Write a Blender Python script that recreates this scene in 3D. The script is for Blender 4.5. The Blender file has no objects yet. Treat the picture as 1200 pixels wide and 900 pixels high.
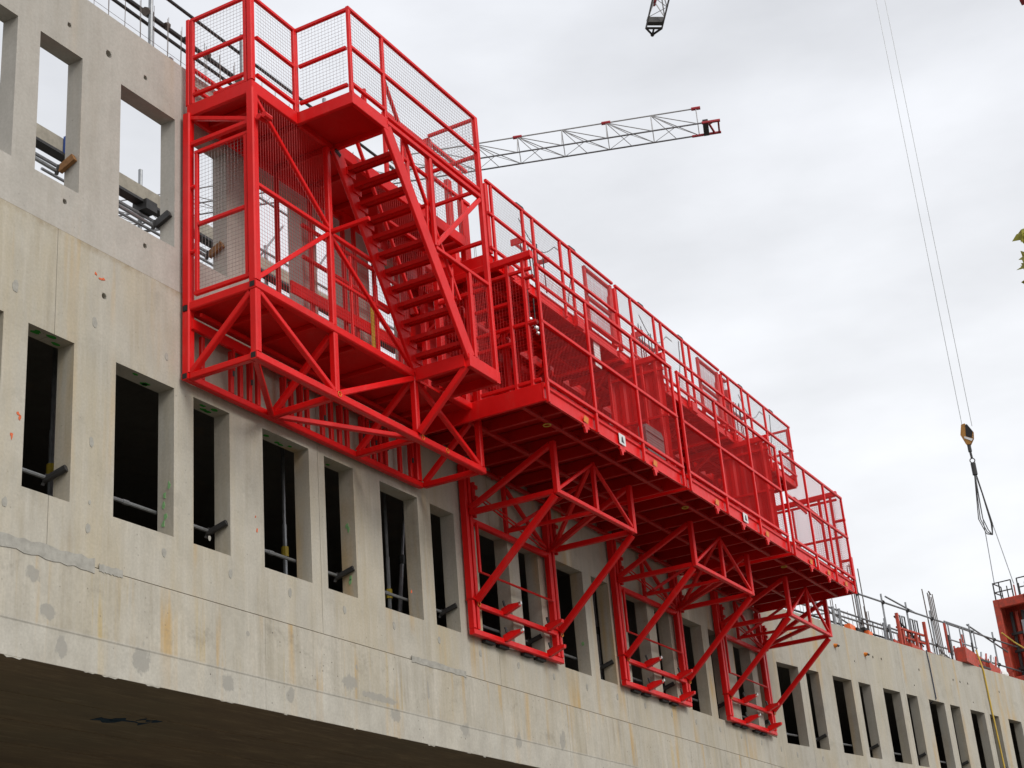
import bpy, math, random
from mathutils import Vector, Matrix
random.seed(7)
C = bpy.context.scene.collection
S = bpy.context.scene
V3 = Vector
R = math.radians

# ------------------------------------------------------------------ camera
cd = bpy.data.cameras.new('camera'); cam = bpy.data.objects.new('camera', cd); C.objects.link(cam)
cd.sensor_width = 36.0; cd.lens = 55.25; cd.clip_start = .1; cd.clip_end = 6000
Fw = V3((0.821074, 0.423259, 0.383)); Rt = V3((0.485406, -0.870775, -0.078304)); Up = V3((-0.300364, -0.250203, 0.920424))
M = Matrix.Identity(4)
for i in range(3):
    M[i][0] = Rt[i]; M[i][1] = Up[i]; M[i][2] = -Fw[i]
M[0][3], M[1][3], M[2][3] = 0, -10, 0
cam.matrix_world = M
S.camera = cam
S.view_settings.view_transform = 'Standard'; S.view_settings.look = 'None'
S.view_settings.exposure = 0.5; S.view_settings.gamma = 1.0
S.render.engine = 'CYCLES'
S.cycles.max_bounces = 8; S.cycles.diffuse_bounces = 5

# ------------------------------------------------------------------ overcast sky and sun
SUN_EL, SUN_AZ = 40.0, 196.0          # azimuth clockwise from +Y: the sun stands behind the camera
W = bpy.data.worlds.new('World'); S.world = W; W.use_nodes = True
nt = W.node_tree; nt.nodes.clear()
def nn(t, ty, **kw):
    n = t.nodes.new(ty)
    for k, v in kw.items(): setattr(n, k, v)
    return n
out = nn(nt, 'ShaderNodeOutputWorld'); bg = nn(nt, 'ShaderNodeBackground'); bg.inputs[1].default_value = .1
sky = nn(nt, 'ShaderNodeTexSky', sky_type='NISHITA', sun_disc=False)
sky.sun_elevation = R(SUN_EL); sky.sun_rotation = R(SUN_AZ)
tc = nn(nt, 'ShaderNodeTexCoord'); sep = nn(nt, 'ShaderNodeSeparateXYZ'); nt.links.new(tc.outputs['Generated'], sep.inputs[0])
rmp = nn(nt, 'ShaderNodeValToRGB')
rmp.color_ramp.elements[0].position = 0.0; rmp.color_ramp.elements[0].color = (.95, .957, .965, 1)
rmp.color_ramp.elements[1].position = .75; rmp.color_ramp.elements[1].color = (.79, .81, .86, 1)
nt.links.new(sep.outputs[2], rmp.inputs[0])
mp = nn(nt, 'ShaderNodeMapping'); mp.inputs['Scale'].default_value = (1.6, 1.6, 4.5); nt.links.new(tc.outputs['Generated'], mp.inputs[0])
ns = nn(nt, 'ShaderNodeTexNoise'); ns.inputs['Scale'].default_value = 2.3; ns.inputs['Detail'].default_value = 6; ns.inputs['Roughness'].default_value = .5
nt.links.new(mp.outputs[0], ns.inputs[0])
mr = nn(nt, 'ShaderNodeMapRange'); mr.inputs[1].default_value = .3; mr.inputs[2].default_value = .7; mr.inputs[3].default_value = 6.1; mr.inputs[4].default_value = 8.3
nt.links.new(ns.outputs[0], mr.inputs[0])
vm = nn(nt, 'ShaderNodeVectorMath', operation='SCALE'); nt.links.new(rmp.outputs[0], vm.inputs[0]); nt.links.new(mr.outputs[0], vm.inputs['Scale'])
mx = nn(nt, 'ShaderNodeMix', data_type='RGBA'); mx.inputs[0].default_value = .94
nt.links.new(sky.outputs[0], mx.inputs[6]); nt.links.new(vm.outputs[0], mx.inputs[7])
nt.links.new(mx.outputs[2], bg.inputs[0]); nt.links.new(bg.outputs[0], out.inputs[0])

sl_ = bpy.data.lights.new('sun', 'SUN'); sl_.energy = 1.5; sl_.angle = R(28); sl_.color = (1, .965, .91)
sun = bpy.data.objects.new('sun', sl_); C.objects.link(sun)
az, el = R(SUN_AZ), R(SUN_EL)
sdir = V3((math.sin(az)*math.cos(el), math.cos(az)*math.cos(el), math.sin(el)))
sun.rotation_euler = sdir.to_track_quat('Z', 'Y').to_euler()
sun.location = (0, -30, 40)

# ------------------------------------------------------------------ materials
def mat(name):
    m = bpy.data.materials.new(name); m.use_nodes = True
    t = m.node_tree; b = t.nodes['Principled BSDF']
    g = t.nodes.new('ShaderNodeNewGeometry')
    return m, t, b, g.outputs['Position']
def noise(t, P, scale, sc=(1, 1, 1), detail=4, rough=.55):
    mp = t.nodes.new('ShaderNodeMapping'); mp.inputs['Scale'].default_value = sc; t.links.new(P, mp.inputs[0])
    n = t.nodes.new('ShaderNodeTexNoise'); n.inputs['Scale'].default_value = scale; n.inputs['Detail'].default_value = detail; n.inputs['Roughness'].default_value = rough
    t.links.new(mp.outputs[0], n.inputs[0]); return n.outputs[0]
def rng(t, v, a, b, c=0., d=1.):
    r = t.nodes.new('ShaderNodeMapRange'); r.inputs[1].default_value = a; r.inputs[2].default_value = b; r.inputs[3].default_value = c; r.inputs[4].default_value = d
    t.links.new(v, r.inputs[0]); return r.outputs[0]
def mixc(t, f, a, b, mode='MIX'):
    m = t.nodes.new('ShaderNodeMix'); m.data_type = 'RGBA'; m.blend_type = mode
    for s, x in ((0, f), (6, a), (7, b)):
        if hasattr(x, 'links') or hasattr(x, 'is_linked'): t.links.new(x, m.inputs[s])
        elif isinstance(x, (int, float)): m.inputs[s].default_value = x
        else: m.inputs[s].default_value = (*x, 1)
    return m.outputs[2]
def mul(t, a, b):
    m = t.nodes.new('ShaderNodeMath'); m.operation = 'MULTIPLY'; t.links.new(a, m.inputs[0])
    if isinstance(b, (int, float)): m.inputs[1].default_value = b
    else: t.links.new(b, m.inputs[1])
    return m.outputs[0]
def bump(t, b, h, strength=.2, dist=.01):
    n = t.nodes.new('ShaderNodeBump'); n.inputs['Strength'].default_value = strength; n.inputs['Distance'].default_value = dist
    t.links.new(h, n.inputs['Height']); t.links.new(n.outputs[0], b.inputs['Normal'])

def concrete(name, base, dark, streak=.35, rust=.3, rust_scale=1.3, spots=.5, lip=None, warm=0., drips=0., seam=0., mends=()):
    m, t, b, P = mat(name)
    big = noise(t, P, .55, detail=5); mid = noise(t, P, 3.2, (1, 1, .8), 6, .65); fine = noise(t, P, 38, detail=3)
    vert = noise(t, P, 2.6, (1, 1, .10), 5, .7); vert2 = noise(t, P, 7., (1, 1, .06), 4, .7); vert3 = noise(t, P, 1.1, (1, 1, .18), 5, .7)
    c = mixc(t, rng(t, big, .3, .7), base, dark)
    c = mixc(t, mul(t, rng(t, mid, .42, .74), .45), c, tuple(x*.76 for x in dark))
    if warm: c = mixc(t, mul(t, rng(t, vert3, .45, .66), warm), c, (.46, .36, .185))
    c = mixc(t, mul(t, rng(t, vert, .50, .72), streak), c, (dark[0]*.66, dark[1]*.60, dark[2]*.50))
    c = mixc(t, mul(t, rng(t, vert2, .5, .76), streak*.7), c, (min(1, base[0]*1.25), min(1, base[1]*1.25), min(1, base[2]*1.28)))
    r = noise(t, P, rust_scale, (1.7, 1.7, .10), 3, .6); r2 = noise(t, P, .9, (1, 1, .8), 2)
    c = mixc(t, mul(t, mul(t, rng(t, r, .55, .68), rng(t, r2, .40, .62)), rust), c, (.52, .31, .075))
    bl = noise(t, P, 1.25, (1, 1, 1.3), 6, .75)
    c = mixc(t, mul(t, rng(t, bl, .56, .68), spots*.5), c, (.20, .185, .15))
    if drips:
        dn = noise(t, P, 5.5, (1, 1, .07), 3, .6); dm = noise(t, P, .8, (1, 1, .6), 3)
        c = mixc(t, mul(t, mul(t, rng(t, dn, .58, .70), rng(t, dm, .46, .62)), drips), c, (.50, .345, .09))
        c = mixc(t, mul(t, mul(t, rng(t, noise(t, P, 4.2, (1, 1, .09), 4, .65), .56, .70), rng(t, noise(t, P, .7, detail=2), .48, .6)), .5), c, (.22, .19, .15))
    if seam:
        s2 = t.nodes.new('ShaderNodeSeparateXYZ'); t.links.new(P, s2.inputs[0])
        sb_ = mul(t, rng(t, s2.outputs[2], seam-.09, seam, 0, .8), rng(t, noise(t, P, 3.5, detail=5, rough=.7), .40, .62))
        c = mixc(t, sb_, c, (.27, .20, .105))
    if lip:
        sp = t.nodes.new('ShaderNodeSeparateXYZ'); t.links.new(P, sp.inputs[0])
        lp = rng(t, sp.outputs[2], lip, lip+.02, .6, 0)
        c = mixc(t, lp, c, mixc(t, rng(t, mid, .35, .7), (.56, .54, .48), (.42, .40, .35)))
    if mends:
        wob = noise(t, P, 9, detail=4, rough=.6); acc = None
        for x, z, w, h in mends:
            sb = t.nodes.new('ShaderNodeVectorMath'); sb.operation = 'SUBTRACT'; sb.inputs[1].default_value = (x, 0, z); t.links.new(P, sb.inputs[0])
            sc = t.nodes.new('ShaderNodeVectorMath'); sc.operation = 'MULTIPLY'; sc.inputs[1].default_value = (2/w, .01, 2/h); t.links.new(sb.outputs[0], sc.inputs[0])
            ln = t.nodes.new('ShaderNodeVectorMath'); ln.operation = 'LENGTH'; t.links.new(sc.outputs[0], ln.inputs[0])
            ad = t.nodes.new('ShaderNodeMath'); ad.operation = 'ADD'; t.links.new(ln.outputs[1], ad.inputs[0]); t.links.new(rng(t, wob, .2, .8, -.75, .75), ad.inputs[1])
            k = rng(t, ad.outputs[0], .78, 1.05, .85, 0)
            if acc is None: acc = k
            else:
                m2 = t.nodes.new('ShaderNodeMath'); m2.operation = 'MAXIMUM'; t.links.new(acc, m2.inputs[0]); t.links.new(k, m2.inputs[1]); acc = m2.outputs[0]
        c = mixc(t, acc, c, mixc(t, rng(t, fine, .3, .7), (.30, .29, .26), (.37, .355, .315)))
    vor = t.nodes.new('ShaderNodeTexVoronoi'); vor.inputs['Scale'].default_value = 11.; t.links.new(P, vor.inputs[0])
    pit = rng(t, vor.outputs['Distance'], .05, .13, 1, 0); pm = rng(t, noise(t, P, 1.9, detail=3), .50, .60)
    c = mixc(t, mul(t, mul(t, pit, pm), spots), c, (.10, .09, .075))
    c = mixc(t, rng(t, fine, .3, .7, 0, .25), c, (.24, .22, .185))
    t.links.new(c, b.inputs['Base Color']); b.inputs['Roughness'].default_value = .88; b.inputs['Specular IOR Level'].default_value = .25
    bump(t, b, mid, .3, .015)
    return m
def plain(name, col, rough=.6, var=.25, metal=0., scale=7., spec=.4, alt=None):
    m, t, b, P = mat(name)
    n = noise(t, P, scale, detail=5, rough=.65)
    c = mixc(t, rng(t, n, .32, .72), col, alt or tuple(x*(1-var) for x in col))
    t.links.new(c, b.inputs['Base Color']); b.inputs['Roughness'].default_value = rough; b.inputs['Metallic'].default_value = metal; b.inputs['Specular IOR Level'].default_value = spec
    return m
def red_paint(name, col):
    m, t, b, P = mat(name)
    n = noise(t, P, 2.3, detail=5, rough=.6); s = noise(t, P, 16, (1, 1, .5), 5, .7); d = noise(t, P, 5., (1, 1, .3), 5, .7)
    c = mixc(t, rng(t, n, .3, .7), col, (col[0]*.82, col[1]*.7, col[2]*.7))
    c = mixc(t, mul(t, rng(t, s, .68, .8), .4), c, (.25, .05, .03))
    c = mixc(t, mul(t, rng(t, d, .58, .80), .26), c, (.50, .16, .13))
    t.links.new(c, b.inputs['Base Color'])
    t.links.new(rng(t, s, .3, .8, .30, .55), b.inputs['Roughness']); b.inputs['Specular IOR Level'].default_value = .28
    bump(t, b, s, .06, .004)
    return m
MT = {}
MT['conc_up'] = concrete('concrete_upper', (.50, .472, .425), (.43, .405, .36), .3, .2, spots=.3)
MT['conc_lo'] = concrete('concrete_lower', (.53, .497, .425), (.44, .412, .345), .5, .75, warm=.42, seam=7.645)
MT['conc_beam'] = concrete('concrete_beam', (.55, .515, .44), (.42, .392, .325), .6, 1., 2.3, 1., 3.67, .25, drips=.75, mends=((10.24,3.515,.15,.25),(10.06,3.80,.20,.13),(11.283,3.566,.22,.28),(12.581,3.545,.18,.22),(13.631,3.552,.17,.15),(14.75,3.86,.30,.22),(15.3,3.76,.75,.09),(15.7,3.60,.22,.15),(17.3,3.62,.25,.17),(18.7,3.64,.18,.2),(16.45,4.02,.05,.3),(20.0,3.8,.2,.25),(9.85,4.1,.16,.14),(14.9,4.05,.05,.07),(12.9,4.1,.06,.06)))
MT['conc_far'] = concrete('concrete_far', (.49, .465, .405), (.42, .395, .335), .4, .55, warm=.35)
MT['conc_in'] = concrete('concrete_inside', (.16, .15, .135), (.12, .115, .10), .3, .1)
MT['mortar'] = plain('mortar', (.41, .395, .35), .9, .3, scale=14, spec=.2)
MT['mortar_d'] = plain('mortar_dark', (.26, .22, .16), .9, .4, scale=20, spec=.2)
MT['red'] = red_paint('red_paint', (.78, .008, .008))
MT['red2'] = red_paint('red_paint_dark', (.60, .009, .007))  # darker red for deck plates, joists, treads and secondary members
MT['reddeck'] = red_paint('red_deck_shaded', (.50, .010, .008))  # darker copy of the red: shade under the platforms put into the colour
MT['oldred'] = plain('rusty_red_paint', (.55, .055, .025), .6, .5, scale=9, alt=(.25, .05, .03))
MT['orange'] = plain('orange_plastic', (.85, .16, .03), .45, .2)
MT['tag'] = plain('orange_tag', (.75, .22, .02), .5, .3, scale=30)
MT['steel'] = plain('galvanised_steel', (.32, .33, .34), .45, .35, .7, 12)
MT['dsteel'] = plain('dark_steel', (.055, .053, .052), .5, .4, .4, 12)
MT['rebar'] = plain('rebar_steel', (.16, .13, .115), .65, .4, .3, 18)
MT['wire'] = plain('wire_steel', (.24, .20, .20), .5, .3, .3)
MT['rwire'] = plain('red_wire', (.58, .010, .010), .5, .3)
MT['chrome'] = plain('bright_zinc', (.75, .75, .74), .22, .1, 1.0)
MT['wood'] = plain('brown_wood', (.30, .15, .06), .75, .45, scale=20, spec=.2)
MT['pine'] = plain('pine_board', (.44, .36, .25), .8, .35, scale=15, spec=.2)
MT['beamgrey'] = plain('weathered_beam', (.36, .33, .27), .85, .3, scale=9, spec=.2)
MT['yellow'] = plain('yellow_plastic', (.50, .36, .03), .5, .2)
MT['hook_paint'] = plain('hook_orange_paint', (.48, .22, .04), .5, .5, scale=5)
MT['white'] = plain('white_plate', (.75, .75, .74), .6, .12, scale=12)
MT['ink'] = plain('dark_ink', (.06, .065, .07), .7, .2)
MT['greyp'] = plain('grey_plastic', (.16, .145, .14), .55, .25, scale=12)
MT['blue'] = plain('blue_plastic', (.03, .08, .32), .5, .3)
MT['bluec'] = plain('dark_blue_cable', (.035, .045, .08), .6, .2)
MT['hose'] = plain('yellow_hose', (.62, .42, .06), .5, .2)
MT['black'] = plain('matte_black', (.018, .017, .016), .7, .3)
MT['spray_g'] = plain('green_spray', (.03, .30, .03), .8, .2, scale=30)
MT['spray_g2'] = plain('pale_green_spray', (.26, .52, .22), .8, .3, scale=30)
MT['spray_o'] = plain('orange_spray', (.75, .16, .06), .8, .3, scale=30)
MT['spray_b'] = plain('blue_spray', (.02, .06, .10), .9, .4, scale=30)
MT['crane'] = plain('crane_grey_paint', (.42, .41, .41), .5, .3)
MT['crane_r'] = plain('crane_red_paint', (.42, .03, .04), .5, .3)
MT['chord'] = plain('crane_chord_grey', (.24, .23, .24), .5, .5, scale=.25)
MT['leaf'] = plain('leaf', (.34, .32, .03), .5, .55, scale=6, alt=(.16, .16, .025))
MT['bark'] = plain('bark', (.12, .09, .06), .9, .4, scale=12)
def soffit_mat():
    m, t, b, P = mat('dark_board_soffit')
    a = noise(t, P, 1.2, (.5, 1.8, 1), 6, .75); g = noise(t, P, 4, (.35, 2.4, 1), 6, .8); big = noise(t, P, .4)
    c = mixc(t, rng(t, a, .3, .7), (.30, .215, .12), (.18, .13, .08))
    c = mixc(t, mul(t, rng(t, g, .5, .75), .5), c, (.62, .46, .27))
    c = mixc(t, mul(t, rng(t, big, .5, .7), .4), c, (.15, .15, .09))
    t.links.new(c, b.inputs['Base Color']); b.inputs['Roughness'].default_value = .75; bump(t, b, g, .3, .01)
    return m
MT['soffit'] = soffit_mat()
def ground_mat():
    m, t, b, P = mat('ground_gravel')
    a = noise(t, P, .25, detail=6); g = noise(t, P, 14, detail=4)
    c = mixc(t, rng(t, a, .3, .7), (.17, .155, .13), (.115, .105, .09)); c = mixc(t, mul(t, rng(t, g, .4, .7), .5), c, (.09, .085, .075))
    t.links.new(c, b.inputs['Base Color']); b.inputs['Roughness'].default_value = .95; bump(t, b, g, .5, .03)
    return m
MT['ground'] = ground_mat()

# ------------------------------------------------------------------ mesh helpers
class MB:
    def __init__(s): s.v = []; s.f = []
    def add(s, vs, fs):
        k = len(s.v); s.v += [tuple(x) for x in vs]; s.f += [tuple(i+k for i in f) for f in fs]
    def box(s, a, b):
        x0, y0, z0 = a; x1, y1, z1 = b
        if x0 > x1: x0, x1 = x1, x0
        if y0 > y1: y0, y1 = y1, y0
        if z0 > z1: z0, z1 = z1, z0
        s.add([(x0,y0,z0),(x1,y0,z0),(x1,y1,z0),(x0,y1,z0),(x0,y0,z1),(x1,y0,z1),(x1,y1,z1),(x0,y1,z1)],
              [(0,3,2,1),(4,5,6,7),(0,1,5,4),(1,2,6,5),(2,3,7,6),(3,0,4,7)]); return s
    def _axes(s, p, q):
        d = (q-p).normalized(); ref = V3((0,0,1)) if abs(d.z) < .9 else V3((0,1,0))
        u = d.cross(ref).normalized(); w = u.cross(d).normalized(); return d, u, w
    def beam(s, p, q, w=.06, h=None, ch=.14):           # square tube with softened edges
        p, q = V3(p), V3(q); h = h or w; d, u, n = s._axes(p, q); c = min(w, h)*ch
        pr = [(-w/2+c,-h/2),(w/2-c,-h/2),(w/2,-h/2+c),(w/2,h/2-c),(w/2-c,h/2),(-w/2+c,h/2),(-w/2,h/2-c),(-w/2,-h/2+c)]
        return s._pris(p, q, [u*a+n*b for a, b in pr])
    def flat(s, p, q, w, h):
        p, q = V3(p), V3(q); d, u, n = s._axes(p, q)
        return s._pris(p, q, [u*a+n*b for a, b in ((-w/2,-h/2),(w/2,-h/2),(w/2,h/2),(-w/2,h/2))])
    def tube(s, p, q, r=.025, n=8, r2=None):
        p, q = V3(p), V3(q); d, u, w = s._axes(p, q); r2 = r if r2 is None else r2
        A = [u*math.cos(2*math.pi*i/n)+w*math.sin(2*math.pi*i/n) for i in range(n)]
        return s._pris(p, q, [a*r for a in A], [a*r2 for a in A])
    def _pris(s, p, q, off, off2=None):
        off2 = off2 or off; n = len(off)
        vs = [p+o for o in off]+[q+o for o in off2]
        fs = [(i, (i+1) % n, n+(i+1) % n, n+i) for i in range(n)]+[tuple(range(n-1, -1, -1)), tuple(range(n, 2*n))]
        s.add(vs, fs); return s
    def path(s, pts, r=.01, n=6):
        for a, b in zip(pts[:-1], pts[1:]): s.tube(a, b, r, n)
        return s
    def grid(s, o, u, v, pitch=.045, r=.002):           # woven wire panel: real wires in both directions
        o, u, v = V3(o), V3(u), V3(v)
        for a, b in ((u, v), (v, u)):
            k = max(1, int(a.length/pitch))
            for i in range(1, k):
                p = o+a*(i/k); s.tube(p, p+b, r, 3)
        return s
    def prism(s, pts, off):                             # polygon pulled along a vector
        pts = [V3(p) for p in pts]; off = V3(off); n = len(pts)
        s.add(pts+[p+off for p in pts], [tuple(range(n)), tuple(range(2*n-1, n-1, -1))]+[(i, n+i, n+(i+1) % n, (i+1) % n) for i in range(n)]); return s
    def blob(s, c, r, n=10, m=6, sq=(1, 1, 1)):
        c = V3(c); vs = []; fs = []
        for j in range(m+1):
            th = math.pi*j/m
            for i in range(n):
                a = 2*math.pi*i/n; vs.append(c+V3((r*sq[0]*math.sin(th)*math.cos(a), r*sq[1]*math.sin(th)*math.sin(a), r*sq[2]*math.cos(th))))
        for j in range(m):
            for i in range(n): fs.append((j*n+i, (j+1)*n+i, (j+1)*n+(i+1) % n, j*n+(i+1) % n))
        s.add(vs, fs); return s
    def ring(s, c, ax, R_, r, n=14):
        c, ax = V3(c), V3(ax).normalized(); u = ax.orthogonal().normalized(); w = ax.cross(u)
        P = [c+(u*math.cos(2*math.pi*i/n)+w*math.sin(2*math.pi*i/n))*R_ for i in range(n)]
        for i in range(n): s.tube(P[i], P[(i+1) % n], r, 5)
        return s
    def build(s, name, m, parent=None, label=None, kind=None):
        me = bpy.data.meshes.new(name)
        lo = [min(v[i] for v in s.v) for i in range(3)]; hi = [max(v[i] for v in s.v) for i in range(3)]
        o = V3(((lo[0]+hi[0])/2, (lo[1]+hi[1])/2, lo[2]))
        me.from_pydata([tuple(V3(v)-o) for v in s.v], [], s.f); me.update()
        import bmesh
        bm = bmesh.new(); bm.from_mesh(me); bmesh.ops.recalc_face_normals(bm, faces=bm.faces); bm.to_mesh(me); bm.free()
        me.materials.append(MT[m])
        ob = bpy.data.objects.new(name, me); C.objects.link(ob)
        if parent is not None:
            ob.parent = parent; ob.location = o-wloc(parent)
        else: ob.location = o
        ob['_w'] = 0; del ob['_w']
        WL[ob.name] = o
        if label: ob['label'] = label
        if kind: ob['kind'] = kind
        return ob
WL = {}
def wloc(o): return WL[o.name]
def thing(name, label, cat, loc, group=None):
    o = bpy.data.objects.new(name, None); C.objects.link(o); o.location = loc; o.empty_display_size = .2
    WL[o.name] = V3(loc)
    return tag(o, label, cat, group)
def tag(o, label, cat, group=None):
    o['label'] = label; o['category'] = cat
    if group: o['group'] = group
    return o
def beam(name, par, p, q, w=.06, h=None, m='red', label=None): return MB().beam(p, q, w, h).build(name, m, par, label)
def tube(name, par, p, q, r=.025, m='steel', n=8): return MB().tube(p, q, r, n).build(name, m, par)
def mesh_panel(par, o, u, v, pitch=.045, r=.0017, m='wire'):
    return MB().grid(o, u, v, pitch, r).build('mesh_panel', m, par, kind='stuff')
def clone(root, off, label=None):                       # a copy of a thing with its parts and sub-parts
    off = V3(off)
    def cp(o, par):
        c = o.copy(); C.objects.link(c); WL[c.name] = wloc(o)+off
        if par is not None: c.parent = par
        for ch in list(o.children): cp(ch, c)
        return c
    r = cp(root, None); r.location = V3(root.location)+off
    if label: r['label'] = label
    return r

# frames: main wall along X at y=0 ; far wall turned towards the street
CA, SA = .9857, .1685
class Frame:
    def __init__(s, o, x, n): s.o, s.x, s.n = V3(o), V3(x), V3(n)
    def p(s, a, d, z): return s.o+s.x*a+s.n*d+V3((0, 0, z))
F1 = Frame((0, 0, 0), (1, 0, 0), (0, 1, 0))
F2 = Frame((30.4, 0, 0), (CA, -SA, 0), (SA, CA, 0))
def wall(fr, x0, x1, z0, z1, ops, dep, dx=0.0):
    """solid slab with real openings (a,b,z0,z1,round)"""
    mb = MB()
    ops = [(max(a, x0), min(b, x1), c, d, r) for a, b, c, d, r in ops if b > x0+.001 and a < x1-.001 and d > z0 and c < z1]
    xs = sorted({x0, x1, *[o[0] for o in ops], *[o[1] for o in ops]}); zs = sorted({z0, z1, *[o[2] for o in ops], *[o[3] for o in ops]})
    nx, nz = len(xs)-1, len(zs)-1
    solid = [[True]*nz for _ in range(nx)]
    for i in range(nx):
        for j in range(nz):
            cx, cz = (xs[i]+xs[i+1])/2, (zs[j]+zs[j+1])/2
            if any(a < cx < b and c < cz < d for a, b, c, d, r in ops): solid[i][j] = False
    idx = {}
    def vid(i, j, k):
        if (i, j, k) not in idx: idx[(i, j, k)] = len(mb.v); mb.v.append(tuple(fr.p(xs[i], dx if k == 0 else dep, zs[j])))
        return idx[(i, j, k)]
    ok = lambda i, j: 0 <= i < nx and 0 <= j < nz and solid[i][j]
    for i in range(nx):
        for j in range(nz):
            if not solid[i][j]: continue
            mb.f.append((vid(i,j,0), vid(i+1,j,0), vid(i+1,j+1,0), vid(i,j+1,0)))
            mb.f.append((vid(i,j,1), vid(i,j+1,1), vid(i+1,j+1,1), vid(i+1,j,1)))
            if not ok(i-1, j): mb.f.append((vid(i,j,0), vid(i,j+1,0), vid(i,j+1,1), vid(i,j,1)))
            if not ok(i+1, j): mb.f.append((vid(i+1,j,0), vid(i+1,j,1), vid(i+1,j+1,1), vid(i+1,j+1,0)))
            if not ok(i, j-1): mb.f.append((vid(i,j,0), vid(i,j,1), vid(i+1,j,1), vid(i+1,j,0)))
            if not ok(i, j+1): mb.f.append((vid(i,j+1,0), vid(i+1,j+1,0), vid(i+1,j+1,1), vid(i,j+1,1)))
    for a, b, c, d, r in ops:
        if r:                                            # fill the corners so the hole reads round
            k = (b-a)*.29
            for (px, sx) in ((a, 1), (b, -1)):
                for (pz, sz) in ((c, 1), (d, -1)):
                    mb.prism([fr.p(px, dx+.002, pz), fr.p(px+sx*k, dx+.002, pz), fr.p(px, dx+.002, pz+sz*k)], fr.n*(dep-.01))
    return mb
def patch(fr, par, a, z, w, h, m='mortar', name='mortar_patch', n=20, d=-.004, th=.004, rag=.18, label=None, tilt=0):
    pts = []; p1, p2, p3 = (random.uniform(0, 6.28) for _ in range(3))
    for i in range(n):
        t = 2*math.pi*i/n; r = 1+rag*(.7*math.sin(2*t+p1)+.5*math.sin(3*t+p2)+.35*math.sin(5*t+p3))+random.uniform(-.3, .3)*rag
        x, y = math.cos(t)*w/2*r, math.sin(t)*h/2*r
        pts.append(fr.p(a+x*math.cos(tilt)-y*math.sin(tilt), d, z+x*math.sin(tilt)+y*math.cos(tilt)))
    return MB().prism(pts, fr.n*(th-.0005)).build(name, m, par, label)

# ------------------------------------------------------------------ ground
g = MB(); g.add([(-1500,-1500,-1.6),(1500,-1500,-1.6),(1500,1500,-1.6),(-1500,1500,-1.6)], [(0,1,2,3)])
go = g.build('ground', 'ground'); go['kind'] = 'structure'; go['label'] = 'bare gravel ground of the building site'

# ------------------------------------------------------------------ concrete building
ZS, ZK, ZB, ZT, ZJ, UB, UT, ZTOP = 3.344, 4.334, 4.887, 6.502, 7.646, 8.157, 9.772, 10.541
DEP = .21
bld = thing('concrete_building', 'unfinished pale concrete building with two rows of tall narrow window openings', 'building', (10, 0, -1.6))
def win(k): a = 9.686+1.1811*k; return (a, a+(.60 if k % 2 == 0 else .875))
ops = []
for k in range(-8, 18):
    a, b = win(k)
    if b < 29.6: ops.append((a, b, ZB, ZT, 0))
lholes = [(10.645, 10.711, 7.126, 7.192, 1)]
JX = [.0, 5.8, 10.02, 14.28, 18.35, 22.38, 26.42, 29.6]
for i, (a, b) in enumerate(zip(JX[:-1], JX[1:])):
    wall(F1, a+(.003 if i else 0), b-.003, ZK+.005, ZJ-.004, ops+lholes, DEP).build('wall_panel', 'conc_lo', bld)
MB().box((.01, .006, ZK-.002), (29.59, DEP-.004, ZK+.004)).build('joint_filler', 'mortar_d', bld)
MB().box((.01, .005, ZJ-.003), (29.59, DEP-.004, ZJ+.003)).build('joint_filler', 'mortar_d', bld)
uops = []
for k in range(-8, 17):
    a, b = win(k)
    if b < 28.2: uops.append((a, b, UB, UT, 0))
for hx, hz, s in ((10.081,10.073,.028),(10.669,10.044,.042),(11.25,10.058,.028),(10.102,7.982,.028),(11.277,7.98,.028),(8.9,10.06,.028),(9.42,10.06,.028),(7.7,10.06,.028)):
    uops.append((hx-s, hx+s, hz-s, hz+s, 1))
UX = [.0, 5.8, 11.86, 16.4, 20.3, 24.6, 28.2]
for i, (a, b) in enumerate(zip(UX[:-1], UX[1:])):
    wall(F1, a+(.003 if i else 0), b-.003, ZJ+.004, ZTOP, uops, DEP, .007).build('wall_panel', 'conc_up', bld)
BX = [0, 6.4, 13.2, 20.22, 26.3, 29.6]
for i, (a, b) in enumerate(zip(BX[:-1], BX[1:])):
    mb = MB()
    pr = [(0, ZS-.001), (-.006, ZS-.001), (-.006, ZS+.31), (-.012, ZS+.325), (-.012, ZK-.012), (.0, ZK-.004), (.5, ZK-.004), (.5, ZS+.31), (.001, ZS+.31)]
    mb.prism([(a+.0015, y, z) for y, z in pr], (b-a-.003, 0, 0)); mb.build('edge_beam', 'conc_beam', bld)
# far wall
fops = [(-.43, .45, ZB, ZT, 0)]
for k in range(1, 15):
    a = -.43+1.181*k; fops.append((a, a+(.57 if k % 2 else .86), ZB, ZT, 0))
for hx, hz, s in ((4.05,7.16,.03),(4.47,7.17,.03),(6.41,7.16,.03),(8.31,7.14,.03),(8.71,7.14,.03),(9.17,7.15,.03),(11.13,7.16,.03),(3.1,6.95,.02),(6.0,6.75,.02),(9.3,6.7,.02),(13.2,7.1,.03)):
    fops.append((hx-s, hx+s, hz-s, hz+s, 1))
FX = [-.8, .62, 5.4, 10.1, 14.8, 19.5]
for i, (a, b) in enumerate(zip(FX[:-1], FX[1:])):
    wall(F2, a+.003, b-.003, ZK+.008, ZJ+.03, fops, DEP).build('wall_panel', 'conc_far', bld)
    q = MB(); q.prism([F2.p(a+.004, y, z) for y, z in pr], F2.x*(b-a-.008)); q.build('edge_beam', 'conc_beam', bld)
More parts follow.
